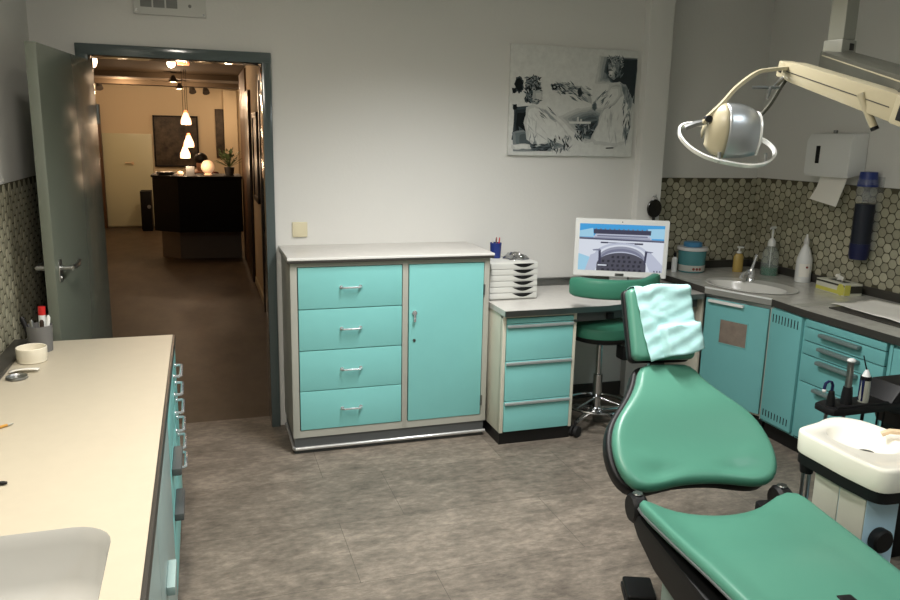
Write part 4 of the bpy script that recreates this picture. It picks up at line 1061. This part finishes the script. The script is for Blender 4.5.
b = MB().t(TF_); b.strap([pv+V((.0,.004,-.012)), pv+V((-.03,.004,-.018)), pv+V((-.058,.01,-.030))], (0,1,.3), .02, .010); b.build('ring_bracket', 'steel', t)
for x, y in ((-.030,-.088), (.112,-.052)): MB().t(THL).cyl((x, y, -.004), (x-.006, y+.016, .020), .005).build('ring_stud', 'steel', t)
# housing: a vault with rounded ends, the left cheek cream
def vault(xs, scale, ry, hz, seg=22):
    vs = []; fs = []
    for x, k in zip(xs, scale):
        for i in range(seg+1):
            a = math.pi*i/seg; vs.append((x, ry*k*math.cos(a), -.004+hz*k*math.sin(a)**.9))
    for j in range(len(xs)-1):
        for i in range(seg): fs.append((j*(seg+1)+i, j*(seg+1)+i+1, (j+1)*(seg+1)+i+1, (j+1)*(seg+1)+i))
    return vs, fs
cx0 = .004
THM = frame(HC+upv*.012, rgt, (uu.cross(rgt)*0+(rgt.cross(upv)*-1)*math.cos(ti)+upv*math.sin(ti)).normalized(), (upv*math.cos(ti)-fwd*math.sin(ti)).normalized())
xs = [cx0-.030+.100*k/10 for k in range(11)]+[cx0+.078, cx0+.080]; sc_ = [1-.24*max(0, (k-2)/8)**2.2 for k in range(11)]+[.66, .5]
vs, fs = vault(xs, sc_, .078, .122); n_ = 23; fs.append(tuple((len(xs)-1)*n_+i for i in range(n_)))
o = MB().t(THM).mesh(vs, fs).build('reflector_dome', 'dome_metal', t, sharp=60); o.modifiers.new('thickness', 'SOLIDIFY').thickness = .003
xs = [cx0-.030, cx0-.040, cx0-.052, cx0-.062, cx0-.069, cx0-.072]; sc_ = [1.01, .97, .88, .74, .52, .2]
vs, fs = vault(xs, sc_, .078, .122)
o = MB().t(THM).mesh(vs, fs).build('cheek', 'lamp_cream', t, sharp=60); o.modifiers.new('thickness', 'SOLIDIFY').thickness = .003
b = MB().t(THM); b.tube([(cx0+.070, .078*.765*math.cos(math.pi*i/16), -.004+.122*.765*math.sin(math.pi*i/16)**.9) for i in range(17)], .004, 6); b.build('end_bead', 'bright_trim', t)
MB().t(THM).ball((cx0, 0, .030), .018, 12).build('bulb', 'light_plastic', t)
b = MB().t(TF_); b.tube([(.060, -.01, .163), (.100, -.008, .164), (.140, -.004, .166)], .004, 8); b.tube([(.112, -.010, .166), (.104, -.012, .132)], [.006,.0035], 8); b.tube([(.125, -.004, .165), F2l+V((.0, -.004, -.016))], .006, 8); b.build('lock_lever', 'dark_steel', t)

# ------------------------------------------------------------------ left worktop with cabinets
LX, LY1, LZ = -.135, 3.265, .78
t = thing('left_worktop', 'long cream worktop with an inset basin along the left wall', 'worktop', (-.43, 2.0, .74))
b0x, b1x, b0y, b1y = -.585, -.205, 1.12, 1.645         # basin opening
rr = rrect(b0x, b1x, b0y, b1y, .085, 6); NR = len(rr); rc = ((b0x+b1x)/2, (b0y+b1y)/2)
XW = XL+.008
outp = [(XW, .35), (LX, .35), (LX, LY1), (XW, LY1)]
def hit2(d):
    best = None
    for i in range(4):
        A = outp[i]; Bq = outp[(i+1) % 4]; ex, ey = Bq[0]-A[0], Bq[1]-A[1]; den = d[0]*ey-d[1]*ex
        if abs(den) < 1e-9: continue
        ox, oy = A[0]-rc[0], A[1]-rc[1]; s = (ox*ey-oy*ex)/den; u_ = (ox*d[1]-oy*d[0])/den
        if s > 0 and -1e-6 <= u_ <= 1+1e-6 and (best is None or s < best): best = s
    return (rc[0]+d[0]*best, rc[1]+d[1]*best)
inner = list(rr)
full = []
for p in inner: full.append((math.atan2(p[1]-rc[1], p[0]-rc[0]), p, hit2((p[0]-rc[0], p[1]-rc[1]))))
for c_ in outp:
    a = math.atan2(c_[1]-rc[1], c_[0]-rc[0])
    d_ = (math.cos(a), math.sin(a)); best = None                    # inner point in that direction
    for i in range(NR):
        A = rr[i]; Bq = rr[(i+1) % NR]; ex, ey = Bq[0]-A[0], Bq[1]-A[1]; den = d_[0]*ey-d_[1]*ex
        if abs(den) < 1e-9: continue
        ox, oy = A[0]-rc[0], A[1]-rc[1]; s = (ox*ey-oy*ex)/den; u_ = (ox*d_[1]-oy*d_[0])/den
        if s > 0 and -1e-6 <= u_ <= 1+1e-6: best = s
    full.append((a, (rc[0]+d_[0]*best, rc[1]+d_[1]*best), c_))
full.sort(key=lambda q: q[0]); n_ = len(full)
vs = [(*q[1], z) for z in (LZ, LZ-.036) for q in full]+[(*q[2], z) for z in (LZ, LZ-.036) for q in full]; fs = []
for k in range(n_):
    j = (k+1) % n_
    fs += [(k, j, 2*n_+j, 2*n_+k), (n_+k, 3*n_+k, 3*n_+j, n_+j), (2*n_+k, 2*n_+j, 3*n_+j, 3*n_+k), (k, n_+k, n_+j, j)]
MB().mesh(vs, fs).build('top', 'counter_cream', t)
e = MB(); e.box(LX-.001, LX+.010, .35, LY1+.003, LZ-.038, LZ-.001, .004); e.box(XW, LX+.006, LY1-.001, LY1+.004, LZ-.038, LZ-.0005, .0015); e.build('edge_band', 'edge_dark', t)
B(XW, -.660, .35, LY1, LZ+.0002, LZ+.016, .005).build('upstand', 'edge_dark', t)
vs = []; fs = []
ringsb = [(1.0, .0008), (.985, -.006), (.955, -.03), (.90, -.10), (.82, -.135), (.55, -.150), (.15, -.154)]
for k_, z in ringsb:
    for x, y in rr: vs.append((rc[0]+(x-rc[0])*k_, rc[1]+(y-rc[1])*k_, LZ+z))
for i in range(len(ringsb)-1):
    for q in range(NR): fs.append((i*NR+q, i*NR+(q+1) % NR, (i+1)*NR+(q+1) % NR, (i+1)*NR+q))
fs.append(tuple((len(ringsb)-1)*NR+q for q in range(NR)))
MB().mesh(vs, fs).build('basin', 'sink_white', t, sharp=60)
FX = -.128
def left_cab(lb, y0, y1):
    t = thing('base_cabinet', lb, 'cabinet', ((XW+FX)/2, (y0+y1)/2, 0))
    B(XW+.01, FX-.019, y0, y1, .10, LZ-.170, .002).build('carcass', 'cream_panel', t)
    B(FX-.06, FX-.019, y0, y1, LZ-.17, LZ-.040).build('front_rail', 'cream_panel', t)
    B(XW+.03, FX-.06, y0, y1, 0, .10).build('kick', 'kick_black', t); return t
t = left_cab('turquoise base cabinet with a pale painted sheen under the basin of the left worktop', .40, 2.405)
for y0, y1 in ((.42, 1.06), (1.068, 1.73), (1.738, 2.40)):
    d = B(FX-.019, FX, y0, y1, .11, LZ-.045, .002).build('door', 'teal_sheen', t)
    B(FX, FX+.022, y0+.16, y0+.30, .43, .455, .004).build('handle', 'teal_sheen', d)
t = left_cab('turquoise base cabinet with two wide pulls in the middle of the left run', 2.41, 2.825)
for z0, z1 in ((.545, LZ-.045), (.385, .540), (.11, .380)):
    d = B(FX-.019, FX, 2.415, 2.82, z0, z1, .002).build('drawer' if z1 < .6 else 'panel', 'teal', t)
    if z1 < .6: B(FX, FX+.030, 2.48, 2.68, z1-.040, z1-.014, .005).build('handle', 'kick_grey', d)
t = left_cab('turquoise base cabinet with small drawers at the doorway end of the left run', 2.83, 3.255)
for i in range(5):
    z1 = LZ-.045-i*.072; d = B(FX-.019, FX, 2.835, 3.25, z1-.069, z1, .002).build('drawer', 'teal', t)
    bow_handle(MB(), (FX, 3.0, z1-.032), (0,1,0), (1,0,0), .075, .028, .006).build('handle', 'chrome', d)
d = B(FX-.019, FX, 2.835, 3.25, .11, z1-.073, .002).build('door', 'teal', t)
bow_handle(MB(), (FX, 3.0, z1-.11), (0,1,0), (1,0,0), .075, .028, .006).build('handle', 'chrome', d)

# things on the left worktop
ZL = LZ+.0006
t = tag(MB().lathe([(0,0),(.046,0),(.049,.003),(.049,.012),(.050,.014),(.051,.052),(.049,.054),(.046,.052),(.044,.008),(0,.007)], (-.603, 2.985, ZL), 32).build('ceramic_bowl', 'ceramic'), 'cream ceramic bowl on the left worktop in front of the pen cup', 'bowl')
cx, cy = -.598, 3.128
t = tag(MB().lathe([(0,0),(.040,0),(.045,.10),(.043,.10),(.038,.004),(0,.004)], (cx, cy, ZL), 28).build('pen_cup', 'mesh_grey'), 'grey metal pen cup on the left worktop beside the tiled wall', 'pen holder')
def stick(nm, lb, cat, x, y, dx, dy, h, r, k, tipk=None):
    p0 = V((cx+x, cy+y, ZL+.006)); p1 = p0+V((dx, dy, h))
    if tipk:
        t = thing(nm, lb, cat, p0); MB().tube([p0, p0+(p1-p0)*.80], r, 12).build('barrel', k, t); MB().tube([p0+(p1-p0)*.802, p1], r*1.05, 12).build('cap', tipk, t)
    else: tag(MB().tube([p0, p0+(p1-p0)*.93, p1], [r, r, r*.5], 10).build(nm, k), lb, cat)
stick('glue_stick', 'white glue stick with red cap standing in the grey pen cup', 'glue stick', .006, .010, .004, .008, .160, .0125, 'white_plastic', 'red')
stick('marker_pen', 'thick black marker leaning left in the grey pen cup', 'marker', -.018, -.004, -.038, -.004, .130, .0095, 'black')
stick('dark_pen', 'dark brown pen standing upright in the grey pen cup', 'pen', .010, -.016, .004, -.008, .118, .008, 'dark_wood')
stick('silver_pen', 'grey metal pen in the middle of the grey pen cup', 'pen', -.008, -.020, -.012, -.012, .122, .007, 'steel')
stick('white_pen', 'white capped pen leaning right in the grey pen cup', 'pen', .018, -.008, .018, -.004, .132, .007, 'white_plastic')
MBc = MB().lathe([(0,0),(.030,0),(.034,.003),(.033,.010),(.031,.010),(.028,.004),(0,.003)], (-.612, 2.775, ZL), 28)
tag(MBc.build('metal_dish', 'steel'), 'small round metal dish on the left worktop nearest the bowl', 'dish')
p_ = MB(); vs = []; fs = []
for i in range(9):
    for j in range(4): u, v = i/8, j/3; vs.append((-.652+u*.095, 2.835+v*.035-u*.008, ZL+.003+.010*math.sin(u*2.6)*(1-.5*v)+.003*u))
for i in range(8):
    for j in range(3): fs.append((i*4+j, i*4+j+1, (i+1)*4+j+1, (i+1)*4+j))
o = p_.mesh(vs, fs).build('paper_slip', 'paper'); o.modifiers.new('thickness', 'SOLIDIFY').thickness = .0008
tag(o, 'small bent white paper slip between the bowl and the metal dish', 'paper')
t = thing('wooden_stick', 'yellow pencil lying across the left worktop at the picture edge', 'pencil', (-.58, 2.29, ZL))
MB().tube([(-.645, 2.223, ZL+.0045), (-.545, 2.308, ZL+.0045)], .0042, 8).build('barrel', 'wood_pencil', t); MB().tube([(-.545, 2.308, ZL+.0045), (-.532, 2.319, ZL+.004)], [.0042, .0015], 8).build('tip', 'carcass', t)
tag(MB().tube([(-.60, 1.912, ZL+.005), (-.47, 1.904, ZL+.005), (-.462, 1.9035, ZL+.005)], [.0048,.0048,.003], 10).build('black_pen', 'black'), 'black pen lying on the left worktop above the basin', 'pen')

# ------------------------------------------------------------------ passage and reception beyond the door
HZ = 2.34; HX0, HX1, HY1 = -1.6, .545, 14.05
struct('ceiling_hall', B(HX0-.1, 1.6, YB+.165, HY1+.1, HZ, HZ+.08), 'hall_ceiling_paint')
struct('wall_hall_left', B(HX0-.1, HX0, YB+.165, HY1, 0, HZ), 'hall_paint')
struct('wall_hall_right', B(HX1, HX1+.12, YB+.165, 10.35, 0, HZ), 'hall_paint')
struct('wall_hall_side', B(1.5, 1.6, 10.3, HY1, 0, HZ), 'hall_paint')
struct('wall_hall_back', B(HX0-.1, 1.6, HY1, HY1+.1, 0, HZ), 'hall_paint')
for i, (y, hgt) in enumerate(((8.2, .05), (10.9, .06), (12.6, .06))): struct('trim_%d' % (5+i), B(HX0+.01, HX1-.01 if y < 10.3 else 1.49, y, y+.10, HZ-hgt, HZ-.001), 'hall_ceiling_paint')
struct('baseboard_hall', B(HX1-.012, HX1, 7.12, 8.5, 0, .07), 'frame_pale')
# frosted glass door on the end wall
d2 = bpy.data.objects.new('door_2', None); C.objects.link(d2); d2.location = (-1.14, HY1-.02, 0); d2['kind'] = 'structure'; WORLD[d2] = Matrix.Translation((-1.14, HY1-.02, 0))
B(-1.50, -.735, HY1-.035, HY1-.012, .02, 1.56, .003).build('frosted_pane', 'frosted', d2)
h = MB(); h.box(-1.075, -1.035, HY1-.055, HY1-.03, 1.05, 1.10, .004); h.tube([(-1.055, HY1-.05, 1.08), (-1.06, HY1-.085, 1.08), (-1.17, HY1-.085, 1.082)], .012, 8); h.build('door_handle', 'brass_pipe', d2)
struct('trim_8', B(HX0+.002, -1.505, HY1-.10, HY1-.001, 0, 2.02, .004), 'brown_wood')
struct('trim_9', B(.44, .66, HY1-.13, HY1-.001, 0, HZ-.03, .004), 'hall_paint')
# right side of the passage: dark glazed door, frames, wood panel
d3 = bpy.data.objects.new('door_3', None); C.objects.link(d3); d3.location = (HX1, 6.0, 0); d3['kind'] = 'structure'; WORLD[d3] = Matrix.Translation((HX1, 6.0, 0))
B(HX1-.014, HX1-.001, 4.55, 7.05, .02, 2.06, .003).build('glass_pane', 'smoked_glass', d3)
f = MB()
for y0, y1 in ((4.48, 4.56), (7.02, 7.11)): f.box(HX1-.03, HX1-.0005, y0, y1, 0, 2.10, .003)
f.box(HX1-.03, HX1-.0006, 4.48, 7.11, 2.05, 2.10, .003); f.build('door_frame', 'dark_wood', d3)
struct('trim_10', B(HX1-.03, HX1-.0005, 8.55, 9.15, 0, 2.05, .003), 'dark_wood')
struct('trim_11', B(HX1-.02, HX1-.0005, 9.18, 10.35, 0, HZ-.02, .003), 'brown_wood')
t = thing('narrow_picture', 'narrow dark framed picture on the right wall of the passage', 'picture', (HX1-.012, 7.75, 1.0))
f = MB()
for y0, y1, z0, z1 in ((7.45,7.50,.95,1.80), (8.0,8.05,.95,1.80), (7.45,8.05,.95,1.0), (7.45,8.05,1.75,1.80)): f.box(HX1-.028, HX1-.001, y0, y1, z0, z1, .003)
f.build('frame', 'dark_wood', t); B(HX1-.016, HX1-.002, 7.49, 8.01, .99, 1.76).build('print', 'brown_wood', t)
# painting
t = thing('dark_painting', 'large dark painting on the end wall above the reception desk', 'painting', (-.345, HY1, 1.03))
B(-.695, .004, HY1-.035, HY1-.001, 1.03, 1.86, .003).build('canvas', 'dark_canvas', t)
f = MB()
for x0, x1, z0, z1 in ((-.705,-.68,1.02,1.87), (-.01,.015,1.02,1.87), (-.705,.015,1.02,1.045), (-.705,.015,1.845,1.87)): f.box(x0, x1, HY1-.045, HY1-.001, z0, z1, .003)
f.build('frame', 'reception_black', t)
tag(B(.30, .45, HY1-.04, HY1-.001, 1.18, 2.0, .003).build('tall_panel', 'dark_canvas'), 'narrow dark upright panel on the end wall behind the plant', 'wall panel')
# reception desk
t = thing('reception_desk', 'long black reception desk with angled front on a set back plinth', 'reception desk', (0, 10.4, 0))
MB().prism([(-.56,10.25),(-.255,9.98),(.50,9.98),(.50,10.7),(-.56,10.7)], .385, 1.045, bev=.004).build('front', 'reception_black', t)
MB().prism([(-.575,10.24),(-.26,9.96),(.505,9.96),(.505,10.72),(-.575,10.72)], 1.046, 1.075, bev=.004).build('top', 'reception_black', t)
MB().prism([(-.50,10.62),(-.27,10.36),(.49,10.34),(.49,10.68),(-.50,10.68)], 0, .384).build('plinth', 'plinth', t)
t = thing('black_cabinet', 'low black cabinet at the end wall left of the reception desk', 'cabinet', (-.845, 13.57, 0))
B(-.93, -.76, 13.4, 13.75, .03, .65, .005).build('body', 'reception_black', t); B(-.92, -.77, 13.43, 13.72, 0, .03).build('foot', 'reception_black', t)
MB().lathe([(0,0),(.03,0),(.03,.01),(0,.012)], seg=14, T=frame((-.80, 13.40, .40), (1,0,0), (0,0,1), (0,-1,0))).build('knob', 'mesh_grey', t)
DT = 1.0755
for i, (px_, pz, lb) in enumerate(((-.125, 1.69, 'glowing glass pendant hanging highest over the reception desk'), (-.105, 1.42, 'glowing glass pendant hanging at middle height over the reception desk'), (-.155, 1.285, 'glowing glass pendant hanging lowest over the reception desk'))):
    py = 10.05+i*.07
    t = thing('pendant_lamp', lb, 'pendant lamp', (px_, py, pz), group='pendants over the reception desk')
    MB().lathe([(.058,0),(.062,.02),(.058,.06),(.036,.11),(.024,.14),(.0,.145)], (px_, py, pz), 20).build('glass_shade', 'bulb_warm', t)
    MB().lathe([(0,.145),(.022,.145),(.018,.17),(0,.172)], (px_, py, pz), 14).build('socket', 'bulb_orange', t)
    MB().cyl((px_, py, pz+.172), (px_, py, HZ-.002), .0035, seg=6).build('cord', 'black', t)
# ceiling spots
for i, (x, y, kind, lb) in enumerate(((-.225, 8.65, 'globe', 'round glowing bulb on the passage ceiling nearest the doorway'), (-.26, 10.6, 'cone', 'ceiling spot with cone shade behind the round glowing bulb'), (-.22, 12.2, 'cone', 'ceiling spot with cone shade farthest above the pendants'), (-.05, 12.9, 'spot', 'small dark spotlight on the ceiling left of another, above the painting'), (.15, 13.0, 'spot', 'small dark spotlight on the ceiling right of another, above the painting'), (-.955, 8.7, 'bulb', 'bright pointed bulb on the passage ceiling at the left doorpost'), (-1.36, 12.8, 'spot', 'small dark spotlight above the frosted door'))):
    t = thing('ceiling_spot', lb, 'spotlight', (x, y, HZ), group='passage ceiling lights')
    MB().lathe([(0,-.012),(.035,-.012),(.035,0),(0,0)], (x, y, HZ-.001), 14).build('rose', 'shade_grey', t)
    if kind == 'globe': MB().ball((x, y, HZ-.055), .043, 14).build('bulb', 'bulb_white', t)
    elif kind == 'bulb':
        MB().lathe([(0,-.125),(.018,-.11),(.032,-.07),(.030,-.03),(.014,-.012),(0,-.012)], (x, y, HZ-.001), 14).build('bulb', 'bulb_white', t)
    elif kind == 'cone':
        dz = -.02 if y < 11.5 else -.02
        MB().lathe([(.016,-.02),(.030,-.05),(.062,-.105),(.058,-.105),(.026,-.05),(.012,-.02)], (x, y, HZ+dz), 18).build('shade', 'shade_grey', t)
        MB().lathe([(0,-.108),(.054,-.100),(.02,-.06),(0,-.06)], (x, y, HZ+dz), 14).build('bulb', 'bulb_warm', t)
    else:
        MB().tube([(x, y, HZ-.012), (x, y, HZ-.07), (x+.01, y-.04, HZ-.13)], [.01,.04,.055], 12).build('shade', 'shade_grey', t)
t = thing('ceiling_sign_lamp', 'orange glowing box lamp on the passage ceiling beside the round bulb', 'ceiling lamp', (-.105, 8.75, HZ))
B(-.17, -.05, 8.68, 8.82, HZ-.055, HZ-.012, .01).build('diffuser', 'bulb_orange', t); B(-.14, -.08, 8.7, 8.8, HZ-.012, HZ-.0005).build('base', 'shade_grey', t)
# things on the reception desk
t = thing('globe_lamp', 'glowing white globe lamp on the reception desk', 'table lamp', (.125, 10.3, DT))
MB().ball((.105, 10.3, DT+.10), (.082,.082,.088), 20).build('shade', 'lamp_globe', t); MB().lathe([(0,0),(.05,0),(.05,.012),(.03,.02),(0,.02)], (.105, 10.3, DT), 16).build('base', 'lamp_globe', t)
t = thing('potted_plant', 'leafy green plant in a dark pot at the right end of the reception desk', 'plant', (.37, 10.35, DT))
MB().lathe([(0,0),(.05,0),(.065,.10),(0,.10)], (.37, 10.35, DT), 18).build('pot', 'pot', t)
f = MB(); random.seed(3)
for k in range(60):
    a = random.uniform(0, 6.28); l = random.uniform(.08, .24); e = random.uniform(.35, 1.35); d = V((math.cos(a)*math.cos(e), math.sin(a)*math.cos(e), math.sin(e)))
    p0 = V((.37, 10.35, DT+.10)); p1 = p0+d*l; s_ = d.cross(V((0,0,1))).normalized()
    f.tube([p0, p1], .002, 4); q = p1; f.mesh([q, q+d*.02+s_*.018, q+d*.055-V((0,0,.006)), q+d*.02-s_*.018], [(0,1,2,3)])
f.build('foliage', 'leaf', t)
t = thing('counter_display', 'small grey card display on the reception desk under the pendants', 'display', (-.10, 10.12, DT))
B(-.155, -.055, 10.10, 10.115, DT, DT+.115, .003).build('card', 'mesh_grey', t); B(-.15, -.06, 10.09, 10.16, DT, DT+.006).build('foot', 'mesh_grey', t)
t = tag(MB().lathe([(0,0),(.08,0),(.12,.035),(.115,.037),(.075,.006),(0,.005)], (-.40, 10.28, DT+.0005), 24).build('flat_dish', 'dark_steel'), 'flat dish of papers at the left end of the reception desk', 'dish')
tag(B(-.46, -.32, 10.24, 10.33, DT+.038, DT+.044, .001).build('paper_stack', 'paper'), 'white cards lying on the flat dish of the reception desk', 'paper')
t = tag(MB().lathe([(0,0),(.03,0),(.042,.025),(.036,.05),(.01,.055),(0,.055)], (-.225, 10.12, DT), 16).build('tea_light', 'lamp_globe'), 'small glowing candle glass beside the grey card display', 'candle')
# person behind the desk, head bent
pr = thing('person', 'dark haired person in a dark red top sitting behind the reception desk', 'person', (.04, 11.4, 0))
me = bpy.data.meshes.new('body')
J = [(.04,10.98,.50),(.04,10.97,.75),(.035,10.93,1.0),(.03,10.89,1.08),(.03,10.85,1.155),(.03,10.83,1.235),(-.15,10.90,1.03),(-.20,10.80,.82),(-.12,10.62,.80),(.22,10.90,1.03),(.27,10.80,.82),(.18,10.62,.80),(-.06,10.95,.48),(-.08,10.75,.46),(-.08,10.74,.05),(.14,10.95,.48),(.16,10.75,.46),(.16,10.74,.05)]
Ed = [(0,1),(1,2),(2,3),(3,4),(4,5),(2,6),(6,7),(7,8),(2,9),(9,10),(10,11),(0,12),(12,13),(13,14),(0,15),(15,16),(16,17)]
Rd = [.13,.125,.12,.055,.075,.072,.06,.045,.032,.06,.045,.032,.085,.07,.05,.085,.07,.05]
me.from_pydata([V(p)-V((.04,10.95,0)) for p in J], Ed, []); me.materials.append(M['skin'])
o = bpy.data.objects.new('body', me); C.objects.link(o); o.parent = pr; o.modifiers.new('skin', 'SKIN'); WORLD[o] = WORLD[pr]
for i, r_ in enumerate(Rd): me.skin_vertices[0].data[i].radius = (r_, r_)
me.skin_vertices[0].data[0].use_root = True
sm = o.modifiers.new('sub', 'SUBSURF'); sm.levels = 1; sm.render_levels = 1
b = MB().t(Matrix.Translation((0,.45,0))); b.ball((.03, 10.86, 1.245), (.092, .10, .085), 16); b.ball((.03, 10.90, 1.19), (.085, .08, .10), 16); b.build('hair', 'hair', pr)
b = MB().t(Matrix.Translation((0,.45,0))); b.lathe([(.15,.55),(.155,.75),(.17,.95),(.15,1.04),(.07,1.085)], (.035, 10.93, 0), 20, sy=.8); b.tube([(-.12,10.91,1.03),(-.20,10.80,.83),(-.14,10.66,.805)], [.075,.06,.048], 10); b.tube([(.19,10.91,1.03),(.27,10.80,.83),(.20,10.66,.805)], [.075,.06,.048], 10); b.build('top', 'shirt', pr)

# ------------------------------------------------------------------ light
def area(x, y, z, sx, sy, power, col, spread=180, rot=(0,0,0)):
    l = bpy.data.lights.new('area', 'AREA'); l.shape = 'RECTANGLE'; l.size = sx; l.size_y = sy; l.energy = power; l.color = col; l.spread = R(spread)
    o = bpy.data.objects.new('room_lamp', l); C.objects.link(o); o.location = (x, y, z); o.rotation_euler = rot; return o
area(1.15, 2.55, ZC-.068, .16, 1.0, 40, (1, .985, .97), 128)
area(-.12, 1.5, ZC-.068, .16, 1.0, 44, (1, .92, .82), 172)
area(1.75, .2, ZC-.068, .16, .95, 16, (.84, .94, 1), 165)
def point(x, y, z, p, col, r=.05):
    l = bpy.data.lights.new('point', 'POINT'); l.energy = p; l.color = col; l.shadow_soft_size = r
    o = bpy.data.objects.new('hall_lamp', l); C.objects.link(o); o.location = (x, y, z)
WARM = (1, .70, .44)
for x, y, z, p in ((-.125,9.9,1.66,8), (-.15,10.0,1.26,6), (-.225,8.65,HZ-.13,6), (-.26,10.6,HZ-.17,8), (-.22,12.2,HZ-.17,26), (-.995,12.4,HZ-.16,22), (.55,13.3,1.9,9), (.12,10.05,1.25,1)): point(x, y, z, p, WARM)
wd = bpy.data.worlds.new('world'); SC.world = wd; wd.use_nodes = True
wd.node_tree.nodes['Background'].inputs['Color'].default_value = (.02,.02,.02,1); wd.node_tree.nodes['Background'].inputs['Strength'].default_value = .3

# ------------------------------------------------------------------ camera
Rm = ((0.95143705,-0.30713808,0.02082627), (-0.04430922,-0.2035784,-0.97805548), (0.30463786,0.92963543,-0.20730109))   # right, down, forward
cam = bpy.data.cameras.new('camera'); co = bpy.data.objects.new('camera', cam); C.objects.link(co)
mw_ = Matrix.Identity(4)
for r in range(3): mw_[r][0] = Rm[0][r]; mw_[r][1] = -Rm[1][r]; mw_[r][2] = -Rm[2][r]
mw_.translation = V((0, 0, 1.6)); co.matrix_world = mw_
cam.sensor_width = 36; cam.lens = 764.62/900*36; cam.clip_start = .02; cam.clip_end = 60
SC.camera = co
vs_ = SC.view_settings; vs_.view_transform = 'Standard'; vs_.look = 'None'; vs_.gamma = 1; vs_.use_curve_mapping = False; vs_.exposure = 0
SC.cycles.max_bounces = 8; SC.cycles.use_denoising = True
